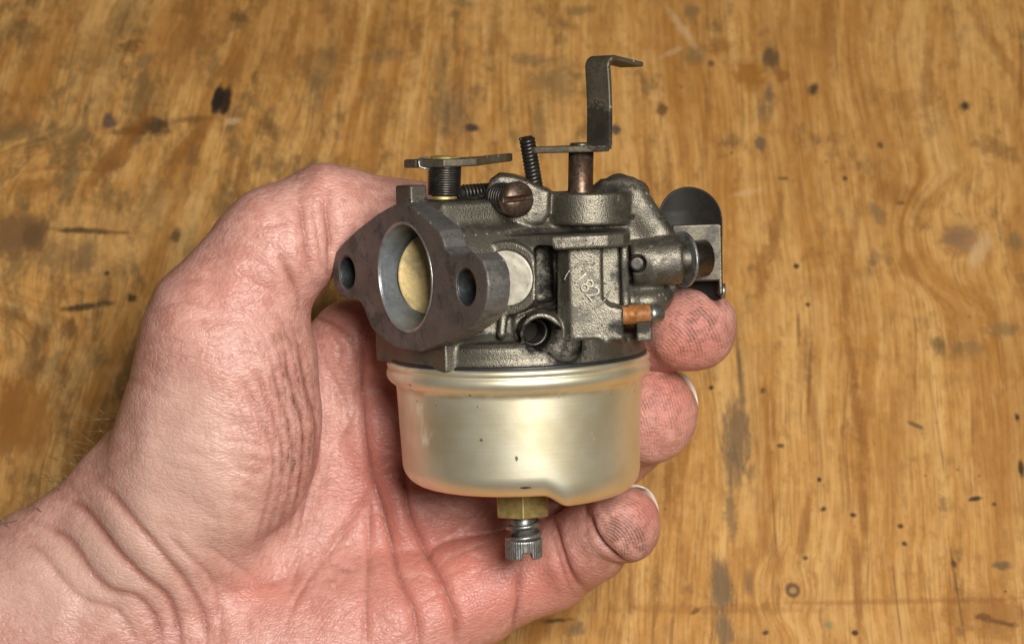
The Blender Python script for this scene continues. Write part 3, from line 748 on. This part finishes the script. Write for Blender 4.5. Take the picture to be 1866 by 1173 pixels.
TL = sdf_obj('throttle_lever', tlev, (-205, yl1 - 24, -60), (20, yl1 + 28, 130), 2.0, M_LEVER, CARB)
tube('shaft_rivet', [TS1 - tax * 2, TS1 + tax * 5, TS1 + tax * 7], [26, 26, 18], M_BRASS, TL, 28)
wl = [(783, 308), (772, 306.5), (764.5, 304), (763, 297), (764, 290), (769, 288), (782, 288)]
tube('spring_end', [L(a, b, 104 if i < 5 else 90) for i, (a, b) in enumerate(wl)], 2.0, M_STEEL, TL, 8)

# post, bent lever and rivet
G0 = L(1058, 350, 60); G1 = L(1059, 268, 60)
GS = tube('lever_shaft', [G0 - (0, 30, 0), G0, G0 + (0, 6, 0), G1], [24, 24, 22.5, 22.5], M_RUSTY, CARB, 28)
ygl = L(1058, 271, 60)[1]
gl = [(22, 66), (40, 80), (100, 96), (150, 106), (172, 94), (172, 52), (150, 26), (100, 26), (50, 44), (26, 52)]
bv = np.array([0.74, 0, 0.673]); dv = np.array([0.673, 0, -0.74])
C0 = L(1092, 268, 78); C1 = L(1097, 106, 78)
def glev(P):
    d = ext(poly2(P[:, 0], P[:, 2], gl), P[:, 1] - ygl, -6, 6, 2.0)
    q = P - C0
    b = q @ bv; e = q @ dv; y = q[:, 1]
    hgt = C1[1] - C0[1]
    # swept strip: up, round the bend, out and slightly down
    e = e - 4 * np.sin(np.clip(y / hgt, 0, 1) * 3.0)
    rb = 18.0
    up = np.maximum(np.abs(e) - 4.5, np.maximum(-y - 4, y - (hgt - rb)))
    cy = hgt - rb
    rad = np.hypot(e - rb, y - cy)
    arc = np.maximum(np.abs(rad - rb) - 4.5, np.maximum(e - rb, cy - y))
    s_ = math.radians(-9)
    e2 = (e - rb) * math.cos(s_) + (y - hgt) * math.sin(s_); y2 = -(e - rb) * math.sin(s_) + (y - hgt) * math.cos(s_)
    out = np.maximum(np.abs(y2) - 4.5, np.maximum(-e2 - 3, e2 - 80))
    st = np.minimum(np.minimum(up, arc), out)
    return np.minimum(d, smax(st, np.abs(b) - 27, 3))
GL = sdf_obj('bent_lever', glev, (10, ygl - 16, -60), (270, C1[1] + 24, 125), 2.0, M_LEVER, CARB)
def riv(P): return cyl(P, G1 - (0, 4, 0), G1 + (0, 8, 0), 20, 3)
sdf_obj('lever_rivet', riv, G1 - 28, G1 + 28, 1.8, M_DARK, GL)
p0 = L(960, 252, 66); p1 = L(976, 345, 56)
PS = tube('spring_post', [p0 + (0, 3, 0), p1], 9.5, M_BLACK, CARB, 16)
tube('post_spring', coil_path(p0, p1, 11.0, 14), 3.7, M_BLACK, PS, 8)

# choke shaft, washer and U bracket
CB = empty('choke_bracket', (0, 0, 0), np.eye(3), '', '')
for k in ('label', 'category'): del CB[k]
CB.parent = CARB
def fplate(P):
    d = px_box(1226, 1314, 409, 513, 30, 38, 1.5, P)
    return d
b0 = L(1226, 513, 38); b1 = L(1314, 409, 38)
sdf_obj('front_plate', fplate, (b0[0] - 8, b0[1] - 8, 20), (b1[0] + 8, b1[1] + 8, 48), 2.0, M_PLATE, CB)
tabp = [L(a, b, -50)[:2] for a, b in [(1198, 520)] + [(1255 - 56 * math.cos(q), 402 - 62 * math.sin(q) ** 0.9) for q in np.linspace(0.02, math.pi - 0.02, 28)] + [(1312, 540), (1300, 545)]]
def bplate(P):
    q = P[:, 2] - 46 * (np.clip(P[:, 0] - 300, -80, 80) / 66) ** 2 - np.maximum(P[:, 1] - 250, 0) * 0.25
    return ext(poly2(P[:, 0], P[:, 1], tabp), q, -62, -54, 2) * 0.6
tp_ = np.array(tabp)
sdf_obj('back_plate', bplate, (tp_[:, 0].min() - 8, tp_[:, 1].min() - 8, -70), (tp_[:, 0].max() + 8, tp_[:, 1].max() + 8, 30), 2.2, M_SHADE_BLACK, CB)
sw = L(1313, 530, 0); sx = L(1312, 409, 38)
def splate(P): return box(P, (sx[0] - 1, (sx[1] + L(1313, 538, 38)[1]) / 2, -8), (4, (sx[1] - L(1313, 538, 38)[1]) / 2, 46), None, 1.5)
sdf_obj('side_plate', splate, (sx[0] - 14, L(1313, 538, 38)[1] - 10, -66), (sx[0] + 12, sx[1] + 12, 50), 2.2, M_DARK, CB)
c0 = L(1240, 473, 84); c1 = L(1284, 470, 60); ca = (c1 - c0) / math.sqrt((c1 - c0) @ (c1 - c0))
tube('choke_shaft', [c0 - ca * 20, c1], 33, M_DARK, CB, 36)
def cw(P): return cyl(P, c0 + ca * 2, c0 + ca * 8, 50, 1.5)
sdf_obj('steel_washer', cw, c0 - 60, c0 + 60, 1.8, M_STEEL, CB)
def cw2(P): return cyl(P, c0 + ca * 12, c0 + ca * 19, 36, 1.5)
sdf_obj('shaft_collar', cw2, c0 - 60, c0 + 60, 1.8, M_DARK, CB)
tube('bracket_rivet', [L(1314, 530, 10), L(1321, 530, 10)], 14, M_STEEL, CB, 20)

# rusty fitting with its grey tip
f0 = L(1128, 574, 140); f1 = L(1184, 572, 128); fx = (f1 - f0) / math.sqrt((f1 - f0) @ (f1 - f0))
def fit(P):
    d = cyl(P, f0, f1, 17.5, 3)
    return smin(d, ell(P, f0 + fx * 22 + (0, 2, 15), (8, 8, 7)), 4)
FT = sdf_obj('rusty_fitting', fit, np.minimum(f0, f1) - 28, np.maximum(f0, f1) + 28, 1.7, M_ORANGE, CARB)
tube('fitting_tip', [f1 - fx * 2, f1 + fx * 8, f1 + fx * 22, f1 + fx * 25], [18, 15.5, 13.5, 10], M_STEEL, FT, 20)

# brass nut, jet screw and its spring
N0 = np.array([L(951, 893, 20)[0], -229, 12.0]); N1 = np.array([L(951, 945, 20)[0], L(951, 940, 30)[1], 12.0])
def nut(P):
    q = P - N0
    a = math.radians(31)
    d2 = np.full(len(P), -1e9)
    for k in range(6):
        th = a + k * math.pi / 3
        d2 = np.maximum(d2, q[:, 0] * math.sin(th) + q[:, 2] * math.cos(th) - 46)
    d = ext(d2, q[:, 1], N1[1] - N0[1], 6, 1.2)
    r = np.hypot(q[:, 0], q[:, 2])
    return smax(d, (r - 52.5) * 0.72 - (q[:, 1] - (N1[1] - N0[1])) * 0.69, 1.2)
NUT = sdf_obj('brass_nut', nut, (N0[0] - 62, N1[1] - 8, N0[2] - 62), (N0[0] + 62, N0[1] + 12, N0[2] + 62), 1.8, M_BRASS, CARB)
j0 = np.array([L(954, 945, 12)[0], N1[1], 12.0]); j1 = np.array([L(954, 986, 30)[0], L(954, 984, 30)[1], 12.0]); j2 = np.array([L(954, 1020, 30)[0], L(954, 1019, 30)[1], 12.0])
JS = empty('jet_screw', (0, 0, 0), np.eye(3), '', '')
for k in ('label', 'category'): del JS[k]
JS.parent = CARB
tube('screw_shank', [j0 + (0, 10, 0), j1], 23, M_STEEL, JS, 32)
tube('screw_spring', coil_path(j0 + (0, -4, 0), j1 + (0, -2, 0), 28, 2.1, 40, 30), 4.2, M_STEEL, JS, 10)
def jhead(P):
    q = P - j1
    ang = np.arctan2(q[:, 2], q[:, 0]); r = np.hypot(q[:, 0], q[:, 2])
    d = ext(r - 33.5 - 0.8 * np.cos(ang * 44), q[:, 1], j2[1] - j1[1], 0, 3)
    return smax(d, -box(P, (j2[0] + 5, j2[1], j2[2]), (8.5, 13, 60), roty(0.08), 0.6), 1.2)
sdf_obj('screw_head', jhead, j2 - (42, 8, 42), j1 + (42, 8, 42), 1.6, M_STEEL, JS)

# ------------------------------------------------------------------ hand
HAND = empty('hand', world_pt((0, 0, 0)), RX,
             'bare left hand and wrist with grimy fingertips gripping the carburetor', 'hand')

IDX = [sp(645, 632, -290), sp(930, 640, -335), sp(1150, 612, -200), sp(1262, 598, -70)]
MID = [sp(690, 780, -300), sp(950, 800, -325), sp(1120, 785, -240), sp(1192, 758, -165)]
RNG = [sp(750, 925, -310), sp(960, 900, -335), sp(1085, 850, -330), sp(1148, 803, -275)]
PNK = [sp(850, 1080, -255), sp(1000, 1030, -262), sp(1078, 985, -180), sp(1128, 958, -110)]
def zs(P, z0, s):
    Q = P.copy(); Q[:, 2] = z0 + (Q[:, 2] - z0) * s
    return Q
def finger(P, J, r, kk=14):
    d = rc(P, J[0], J[1], r[0], r[1])
    d = smin(d, rc(P, J[1], J[2], r[1], r[2]), kk)
    return smin(d, rc(P, J[2], J[3], r[2], r[3]), kk)
def bowl_gap(P):
    q = (P - CO) @ CM
    r = np.hypot(q[:, 0], q[:, 2])
    a = ext(r - 225, q[:, 1], -232, 0, 40)
    b = ext(r - 241, q[:, 1], -40, 2, 8)
    c = ext(r - 234, q[:, 1], 0, 50, 6)
    s = ext(np.hypot(q[:, 0] - 95, q[:, 2]) - 120, q[:, 1], -258, -150, 40)
    return np.minimum(np.minimum(a, b), np.minimum(c, s))
def hand(P):
    Q = zs(P, -250, 1.45)
    d = rc(Q, sp(-330, 1390, -375), sp(235, 1085, -250), 305, 235)
    d = d / 1.2
    Q2 = zs(P, -290, 1.25)
    d = smin(d, rc(Q2, sp(320, 1010, -290), sp(645, 650, -290), 150, 88) / 1.1, 60)
    d = smin(d, rc(Q2, sp(340, 1060, -300), sp(690, 790, -310), 150, 92) / 1.1, 50)
    d = smin(d, rc(Q2, sp(370, 1120, -300), sp(750, 930, -318), 150, 95) / 1.1, 50)
    d = smin(d, rc(P, sp(420, 1170, -255), sp(850, 1080, -268), 150, 102), 50)
    d = smin(d, rc(P, sp(470, 1240, -235), sp(760, 1140, -240), 140, 110), 60)
    d = smin(d, rc(P, sp(264, 850, -215), sp(150, 962, -245), 96, 88), 40)
    # thenar mass and thumb
    th = rc(P, sp(330, 920, -190), sp(412, 640, -110), 165, 158)
    th = smin(th, ell(P, sp(432, 760, -110), (158, 225, 130), rotz(0.10)), 60)
    th = smin(th, rc(P, sp(400, 596, -110), sp(508, 446, -95), 138, 108), 34)
    th = smin(th, rc(P, sp(508, 446, -95), sp(596, 392, -112), 108, 93), 26)
    th = smin(th, rc(P, sp(596, 392, -112), sp(790, 402, -225), 93, 68), 16)
    th = smin(th, rc(P, sp(560, 466, -60), sp(580, 445, -70), 48, 46), 20)
    py_ = H0 / 2 - P[:, 1] * D / (D - P[:, 2])
    kk = np.clip((py_ - 760) / 260, 0, 1)
    d = smin(d, th, 15 + 85 * kk * kk * (3 - 2 * kk))
    fs = finger(P, IDX, (92, 84, 77, 75))
    fs = smin(fs, ell(P, sp(1262, 600, -62), (84, 78, 74), rotz(0.3)), 12)
    m = finger(P, MID, (90, 84, 82, 80))
    m = smin(m, ell(P, sp(1190, 757, -155), (84, 92, 72), rotz(-0.25)), 12)
    fs = smin(fs, m, 7)
    fs = smin(fs, finger(P, RNG, (92, 84, 78, 72)), 7)
    p = finger(P, PNK, (100, 88, 76, 66))
    p = smin(p, ell(P, sp(1135, 958, -95), (72, 73, 62), rotz(0.3)), 5)
    fs = smin(fs, p, 7)
    d = smin(d, fs, 34)
    return smax(d, -(bowl_gap(P) - 1.0), 8)

def pix(V):
    k = D / (D - V[:, 2])
    return V[:, 0] * k + W0 / 2, H0 / 2 - V[:, 1] * k
def pld(x, y, pts):
    pts = np.asarray(pts, float); d = np.full(x.shape, 1e9)
    for a, b in zip(pts[:-1], pts[1:]):
        e = b - a
        t = np.clip(((x - a[0]) * e[0] + (y - a[1]) * e[1]) / (e @ e + 1e-9), 0, 1)
        d = np.minimum(d, np.hypot(x - a[0] - e[0] * t, y - a[1] - e[1] * t))
    return d
def smooth_line(pts, n=5):
    pts = np.asarray(pts, float)
    out = []
    for i in range(len(pts) - 1):
        p0 = pts[max(i - 1, 0)]; p1 = pts[i]; p2 = pts[i + 1]; p3 = pts[min(i + 2, len(pts) - 1)]
        for s in np.arange(n) / n:
            out.append(0.5 * ((2 * p1) + (-p0 + p2) * s + (2 * p0 - 5 * p1 + 4 * p2 - p3) * s * s + (-p0 + 3 * p1 - 3 * p2 + p3) * s ** 3))
    out.append(pts[-1])
    return np.array(out)

CREASES0 = [  # depth, width, lip, line
    (14, 13, .5, [(178, 873), (223, 926), (285, 998), (339, 1060), (370, 1118), (376, 1190)]),
    (16, 15, .5, [(111, 905), (152, 926), (196, 984), (250, 1042), (312, 1096), (332, 1190)]),
    (14, 16, .5, [(60, 950), (85, 958), (125, 984), (165, 1042), (200, 1073), (250, 1087), (285, 1131), (294, 1190)]),
    (9, 12, .4, [(20, 985), (70, 1000), (110, 1050), (150, 1090), (210, 1110), (240, 1150), (250, 1190)]),
    (9, 9, .4, [(290, 962), (339, 1007), (383, 1051), (401, 1096), (402, 1190)]),
    (7, 8, .4, [(355, 985), (400, 1010), (440, 1035), (480, 1058), (520, 1050), (560, 1005)]),
    (8, 9, .4, [(395, 1065), (430, 1075), (470, 1068), (510, 1048), (545, 1060)]),
    (10, 9, .4, [(545, 1010), (538, 1050), (530, 1075)]),
    (9, 8, .4, [(660, 600), (662, 690), (664, 795), (691, 913), (714, 995), (727, 1049), (755, 1117), (764, 1190)]),
    (10, 8, .4, [(734, 840), (741, 913), (750, 949), (777, 1004), (795, 1040), (827, 1117), (838, 1190)]),
    (5, 6, .3, [(672, 900), (672, 980), (668, 1060), (666, 1130), (670, 1190)]),
    (5, 6, .3, [(588, 1022), (610, 985), (650, 930), (690, 880)]),
    (4, 5, .3, [(520, 1150), (540, 1090), (590, 1020), (640, 960)]),
    (4, 5, .3, [(588, 990), (600, 1020), (640, 1040), (672, 1030)]),
    (3, 4, .2, [(735, 915), (780, 905), (830, 925), (905, 940)]),
    (3, 4, .2, [(745, 1030), (800, 990), (850, 955), (900, 910)]),
    (3, 4, .2, [(810, 1020), (850, 1000), (905, 980)]),
    (7, 8, .4, [(945, 1015), (945, 1060), (944, 1100), (932, 1170)]),
    (8, 7, .4, [(1008, 915), (1007, 945), (1025, 1013), (1045, 1055), (1070, 1080)]),
    (5, 6, .3, [(1000, 960), (1015, 1015), (1035, 1065), (1050, 1090)]),
    (14, 7, .2, [(1066, 905), (1073, 955), (1088, 985), (1105, 1006), (1128, 1024), (1162, 1036)]),
    (11, 9, .5, [(597, 345), (593, 380), (599, 417), (604, 450), (600, 500)]),
    (6, 8, .4, [(545, 343), (549, 380), (556, 424), (563, 475), (575, 520)]),
    (4, 7, .4, [(568, 350), (574, 400), (582, 450), (588, 490)]),
    (9, 9, .4, [(505, 452), (527, 500), (545, 534), (548, 565)]),
    (5, 7, .4, [(333, 475), (406, 465), (464, 475), (501, 504), (523, 545)]),
    (5, 7, .4, [(296, 512), (376, 506), (450, 512), (494, 534), (530, 566)]),
    (4, 7, .4, [(278, 563), (340, 548), (413, 560), (470, 562), (520, 575)]),
    (3, 6, .3, [(262, 600), (330, 586), (400, 578), (470, 590), (540, 600)]),
    (3, 6, .3, [(246, 640), (320, 622), (390, 612), (450, 620)]),
    (6, 7, .3, [(545, 570), (600, 585), (640, 620), (652, 660)]),
    (4, 6, .3, [(600, 690), (620, 640), (600, 600)]), (3, 5, .3, [(595, 820), (630, 780), (655, 720)]), (3, 5, .3, [(592, 660), (620, 720), (640, 790)]),
    (2.6, 5, .3, [(380, 430), (440, 440), (500, 432)]), (2.6, 5, .3, [(340, 450), (420, 448), (480, 455)]),
    (2.6, 5, .3, [(430, 405), (490, 410), (535, 400)]),
]
# fan of folds over the ball of the thumb
for i, (x0, y0, x1, y1, bx) in enumerate([(560, 610, 545, 960, 24), (535, 620, 520, 985, 26), (508, 640, 498, 1000, 30), (480, 655, 478, 1005, 36), (450, 670, 462, 1000, 40), (415, 690, 440, 960, 36), (380, 700, 420, 900, 34)]):
    CREASES0.append((5.2 - 0.25 * i, 7 + i * 0.6, .5, [(x0 - 20, y0), ((x0 + x1) / 2 + bx, (y0 + y1) / 2 - 20), ((x0 + x1) / 2 + bx * .9, (y0 + y1) / 2 + 70), (x1, y1)]))
for i in range(26):      # short cross folds
    cx = rng.uniform(250, 480); cy = rng.uniform(660, 980); l = rng.uniform(25, 70); a = rng.uniform(-0.1, 0.75)
    CREASES0.append((rng.uniform(1.5, 3.4), rng.uniform(5, 8), .5, [(cx - l * math.cos(a), cy - l * math.sin(a)), (cx, cy + rng.uniform(-6, 6)), (cx + l * math.cos(a), cy + l * math.sin(a))]))
for i in range(44):
    cx = rng.uniform(595, 930); cy = rng.uniform(700, 1160); l = rng.uniform(18, 50); a = rng.choice([-0.75, -0.5, 0.35, 0.6, 1.1]) + rng.uniform(-0.2, 0.2)
    CREASES0.append((rng.uniform(1.2, 2.4), rng.uniform(3, 4.5), .3, [(cx - l * math.cos(a), cy - l * math.sin(a)), (cx, cy + rng.uniform(-5, 5)), (cx + l * math.cos(a), cy + l * math.sin(a))]))

CREASES = [((d_ * 0.56 if min(q[0] for q in p_) < 400 else d_ * 1.25), w_, l_, p_) for d_, w_, l_, p_ in CREASES0]
def skin_material():
    m, t, b, P = material('skin')
    red = attr(t, 'red'); dirt = attr(t, 'dirt'); fp = attr(t, 'fp'); fpw = attr(t, 'fpw'); fold = attr(t, 'fold'); thn = attr(t, 'fan')
    pal = attr(t, 'pal')
    wob = noise(t, P, 0.02, 3, 0.6); wob2 = noise(t, P, 0.06, 4, 0.65)
    fine = noise(t, P, 0.22, 3, 0.65)
    c = mix(t, step(t, wob * 0.55 + wob2 * 0.45, 0.41, 0.59), (0.485, 0.214, 0.166), (0.60, 0.312, 0.252))
    c = mix(t, step(t, red + wob * 0.5, 0.35, 1.25), c, (0.52, 0.175, 0.132))
    c = mix(t, step(t, (pal + wob2 * 0.5), 0.35, 1.2) * 0.75, c, (0.63, 0.41, 0.325))
    c = mix(t, attr(t, 'wl') * step(t, wob2, 0.35, 0.6) * 0.45, c, (0.70, 0.46, 0.37))
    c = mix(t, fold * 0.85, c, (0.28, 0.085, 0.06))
    ridge = math_(t, 'SINE', fp * 1.0 + wob2 * 5.0) * 0.5 + 0.5
    line = step(t, ridge, 0.42, 0.12)
    cell = voro(t, mapping(t, P, rot=(0, 0, 0.9), sc=(0.55, 1.2, 0.9)), 0.085, 'DISTANCE_TO_EDGE')
    net = step(t, cell, 0.10, 0.0)
    cell2 = voro(t, mapping(t, P, loc=(3, 5, 9), rot=(0, 0, -0.5), sc=(0.7, 1.3, 1)), 0.15, 'DISTANCE_TO_EDGE')
    net2 = step(t, cell2, 0.12, 0.0)
    patch = step(t, noise(t, mapping(t, P, loc=(8, 2, 5)), 0.05, 4, 0.65), 0.40, 0.62)
    gr = dirt * (0.42 + line * 0.42 * fpw + (net * 0.25 + net2 * 0.15) * (1.0 - fpw) + attr(t, 'fanw') * step(t, math_(t, 'SINE', thn + wob2 * 7.0), -0.4, -0.9) * 0.5) * (0.30 + patch * 0.80)
    c = mix(t, gr, c, (0.10, 0.04, 0.02))
    c = mix(t, net2 * (1.0 - fpw) * 0.16, c, (0.72, 0.49, 0.41))
    put(t, b.inputs['Base Color'], c)
    b.inputs['Subsurface Weight'].default_value = 0.22
    b.inputs['Subsurface Radius'].default_value = (1.0, 0.36, 0.2)
    b.inputs['Subsurface Scale'].default_value = 0.0022
    put(t, b.inputs['Roughness'], 0.33 + fine * 0.16 + dirt * 0.15)
    b.inputs['Specular IOR Level'].default_value = 0.5
    sq = math_(t, 'SINE', thn + wob2 * 7.0) * 0.5 + 0.5
    hgt = ridge * fpw * 0.5 + step(t, cell, 0, 0.2) * 0.55 + step(t, cell2, 0, 0.2) * 0.35 + fine * 0.5 + attr(t, 'fanw') * sq * 0.8
    put(t, b.inputs['Normal'], bump(t, hgt, 0.40, 2.4 * U))
    return m
M_SKIN = skin_material()
M_NAIL, t_, b_, P_ = material('fingernail')
put(t_, b_.inputs['Base Color'], mix(t_, noise(t_, P_, 0.05), (0.50, 0.37, 0.29), (0.66, 0.57, 0.47)))
b_.inputs['Roughness'].default_value = 0.35; b_.inputs['Subsurface Weight'].default_value = 0.1; b_.inputs['Subsurface Scale'].default_value = 0.001

def gauss(x, y, cx, cy, rx, ry): return np.exp(-((x - cx) / rx) ** 2 - ((y - cy) / ry) ** 2)
def build_hand():
    lo = sp(-250, 1420, -560); hi = sp(1400, 270, 80)
    lo = np.array([-1250, -830, -470]); hi = np.array([470, 330, 60])
    V, Q = surf(hand, lo, hi, 3.7, 2)
    d, n = grad(hand, V, 1.5)
    x, y = pix(V)
    up = np.clip((n[:, 2] + 0.15) / 0.5, 0, 1)
    disp = np.zeros(len(V)); fold = np.zeros(len(V)); wl = np.zeros(len(V))
    for dep, w, lip, pts in CREASES:
        pl = smooth_line(pts)
        sel = np.where((x > pl[:, 0].min() - 60) & (x < pl[:, 0].max() + 60) & (y > pl[:, 1].min() - 60) & (y < pl[:, 1].max() + 60) & (n[:, 2] > -0.2))[0]
        if not len(sel): continue
        xs, ys = x[sel], y[sel]
        dd = pld(xs, ys, pl)
        ends = np.minimum(np.hypot(xs - pl[0, 0], ys - pl[0, 1]), np.hypot(xs - pl[-1, 0], ys - pl[-1, 1]))
        tp = np.clip(ends / 45, 0.25, 1)
        g = np.exp(-np.sqrt(dd * dd + 2.2) / (w * 0.95))
        disp[sel] += (-1.15 * dep * g + dep * lip * 0.35 * np.exp(-((dd - w * 2.4) / (w * 1.6)) ** 2)) * up[sel] * tp
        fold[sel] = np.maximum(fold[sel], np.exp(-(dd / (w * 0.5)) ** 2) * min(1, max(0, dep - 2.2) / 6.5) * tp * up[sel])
        if dep < 4.5 and pts[0][0] > 560: wl[sel] = np.maximum(wl[sel], np.exp(-((dd - 1.0) / 2.6) ** 2) * tp * up[sel])
    # soft lumpiness
    ph = [(0.021, 0.013, 0.4), (-0.015, 0.027, 1.9), (0.034, -0.022, 3.1), (0.05, 0.041, 0.7), (-0.06, 0.03, 5.0)]
    for i, (a, b, c) in enumerate(ph):
        disp += (1.2 if i < 3 else 0.55) * np.sin(a * x + b * y + c + 1.3 * np.sin(b * x * 1.3 - a * y))
    V = V + n * disp[:, None]
    palm = up
    red = (0.55 * gauss(x, y, 460, 1070, 80, 50) + 0.5 * gauss(x, y, 640, 1140, 200, 80) + 0.8 * gauss(x, y, 1262, 610, 80, 80) + 0.7 * gauss(x, y, 1215, 740, 70, 80)
           + 0.75 * gauss(x, y, 1175, 930, 55, 55) + 0.8 * gauss(x, y, 850, 1060, 130, 110) + 0.6 * gauss(x, y, 1020, 1060, 110, 60) + 0.7 * gauss(x, y, 700, 830, 60, 170)
           + 0.5 * gauss(x, y, 640, 600, 80, 70) + 0.45 * gauss(x, y, 420, 520, 130, 60) + 0.35 * gauss(x, y, 580, 350, 90, 60) + 0.45 * gauss(x, y, 620, 900, 100, 160) + 0.4 * gauss(x, y, 790, 960, 90, 90))
    pal = 0.9 * gauss(x, y, 340, 820, 130, 170) + 0.75 * gauss(x, y, 220, 1020, 170, 130) + 0.5 * gauss(x, y, 40, 1090, 160, 120) + 0.4 * gauss(x, y, 530, 330, 60, 60) + 0.3 * gauss(x, y, 470, 960, 70, 70)
    dirt = (1.0 * gauss(x, y, 1275, 590, 85, 80) + 0.75 * gauss(x, y, 1195, 740, 75, 85) + 0.95 * gauss(x, y, 1125, 955, 62, 62) + 0.65 * gauss(x, y, 1165, 1000, 50, 40)
            + 0.75 * gauss(x, y, 540, 760, 50, 180) + 0.95 * gauss(x, y, 553, 322, 22, 26) + 0.25 * gauss(x, y, 690, 370, 60, 50) + 0.3 * gauss(x, y, 470, 610, 70, 40) + 0.2 * gauss(x, y, 560, 900, 60, 80)) * palm
    dirt = np.clip(dirt, 0, 1)
    # ridge phase per pad
    fp = np.zeros(len(V)); fw = np.zeros(len(V))
    def pad(cx, cy, per, m, sx=1.0, sy=1.0, rot=0.0):
        c, s = math.cos(rot), math.sin(rot)
        u = ((x - cx) * c + (y - cy) * s) * sx; v = (-(x - cx) * s + (y - cy) * c) * sy
        r = np.hypot(u, v)
        take = m > fw
        fp[take] = (r * 2 * math.pi / per)[take]
        fw[take] = m[take]
    pad(1188, 655, 6.4, 1.1 * gauss(x, y, 1262, 595, 95, 90), 1, 1.0)
    pad(1080, 830, 5.8, 1.1 * gauss(x, y, 1200, 757, 75, 100), 1.1, 0.75)
    pad(1085, 1010, 5.8, 1.1 * gauss(x, y, 1135, 955, 70, 75), 1, 1.1, -0.4)
    pad(300, 1250, 6.0, 0.4 * gauss(x, y, 880, 1060, 150, 120), 1, 1)
    pad(1000, 1400, 6.0, 0.30 * gauss(x, y, 560, 1120, 190, 110), 1, 1)
    pad(420, 1500, 5.8, 0.45 * gauss(x, y, 540, 790, 48, 170), 0.6, 1)
    fw[:] = np.clip(fw, 0, 1)
    fw *= palm
    # fan lines on the ball of the thumb
    fanw = np.clip(1.3 * gauss(x, y, 525, 780, 85, 200), 0, 1) * palm
    fan = (np.hypot((x - 200) * 1.0, (y - 800) * 0.75) * 2 * math.pi / 13)
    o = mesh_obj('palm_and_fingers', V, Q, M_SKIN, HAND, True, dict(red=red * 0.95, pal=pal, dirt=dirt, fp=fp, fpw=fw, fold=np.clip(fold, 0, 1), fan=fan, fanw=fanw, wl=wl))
    return o
build_hand()

def nail(tip, axis, dorsal, r, length=1.0, spread=0.95):
    a = np.asarray(axis, float); a /= math.sqrt(a @ a)
    dn = np.asarray(dorsal, float); dn = dn - a * (dn @ a); dn /= math.sqrt(dn @ dn)
    s = np.cross(a, dn)
    nu, nt = 14, 17
    V = []
    for lay in (0.0, -4.0):
        for i in range(nu):
            u = -0.55 + (1.55 * length) * i / (nu - 1)
            for j in range(nt):
                q = -1 + 2 * j / (nt - 1)
                th = q * spread
                uu = u - (0.16 * q * q if i > nu - 4 else 0.0) * (i - nu + 4) / 3
                R = r * (1.0 - 0.20 * max(u, 0) ** 2) + lay + 2.0
                V.append(tip + a * uu * r + (dn * math.cos(th) + s * math.sin(th)) * R)
    F = []
    N = nu * nt
    for i in range(nu - 1):
        for j in range(nt - 1):
            k = i * nt + j
            F.append((k, k + 1, k + nt + 1, k + nt)); F.append((N + k, N + k + nt, N + k + nt + 1, N + k + 1))
    rim = [j for j in range(nt)] + [i * nt + nt - 1 for i in range(1, nu)] + [(nu - 1) * nt + j for j in range(nt - 2, -1, -1)] + [i * nt for i in range(nu - 2, 0, -1)]
    for p, q in zip(rim, rim[1:] + rim[:1]): F.append((p, N + p, N + q, q))
    o = mesh_obj('fingernail', np.array(V), F, M_NAIL, HAND)
    return o
nail(sp(1262, 600, -75), (0.88, -0.02, 0.30), (0.15, 0.30, -0.95), 70, 1.0)
nail(sp(1192, 748, -165), (0.88, 0.26, 0.30), (0.15, 0.25, -0.95), 74, 1.0)
nail(sp(1132, 948, -105), (0.88, 0.30, 0.25), (0.15, 0.28, -0.95), 63, 1.02)
nail(sp(1148, 803, -275), (0.7, 0.5, 0.4), (0.3, 0.2, -0.9), 68, 0.95)
nail(sp(775, 400, -220), (0.86, -0.03, -0.5), (0.1, 0.95, -0.1), 70)

# short brown hairs along the wrist edge
M_HAIR, t_, b_, P_ = material('arm_hair')
put(t_, b_.inputs['Base Color'], mix(t_, noise(t_, P_, 0.03), (0.12, 0.075, 0.02), (0.22, 0.14, 0.045)))
b_.inputs['Roughness'].default_value = 0.4
HV, HF = [], []; off = 0
for i in range(64):
    s = rng.random()
    ex = np.interp(s, [0, .25, .5, .75, 1], [-10, 60, 120, 172, 215]); ey = np.interp(s, [0, .25, .5, .75, 1], [985, 942, 880, 822, 735])
    z = -250 + rng.normal(0, 30)
    ln_ = rng.uniform(35, 95); a = rng.uniform(2.2, 3.3); cv = rng.uniform(-0.9, 0.9)
    pts = []
    px_, py_ = ex + 16, ey + 14
    for k in range(8):
        pts.append(sp(px_, py_, z + k * rng.uniform(-2, 4)))
        px_ += math.cos(a) * ln_ / 7; py_ -= math.sin(a) * ln_ / 7 - 2; a += cv / 7
    Vt, Ft = tube_geo(pts, np.linspace(1.25, 0.5, 8), 5)
    HV.append(Vt); HF += [tuple(q + off for q in f) for f in Ft]; off += len(Vt)
ho = mesh_obj('arm_hair', np.concatenate(HV), HF, M_HAIR, HAND)
ho['kind'] = 'stuff'
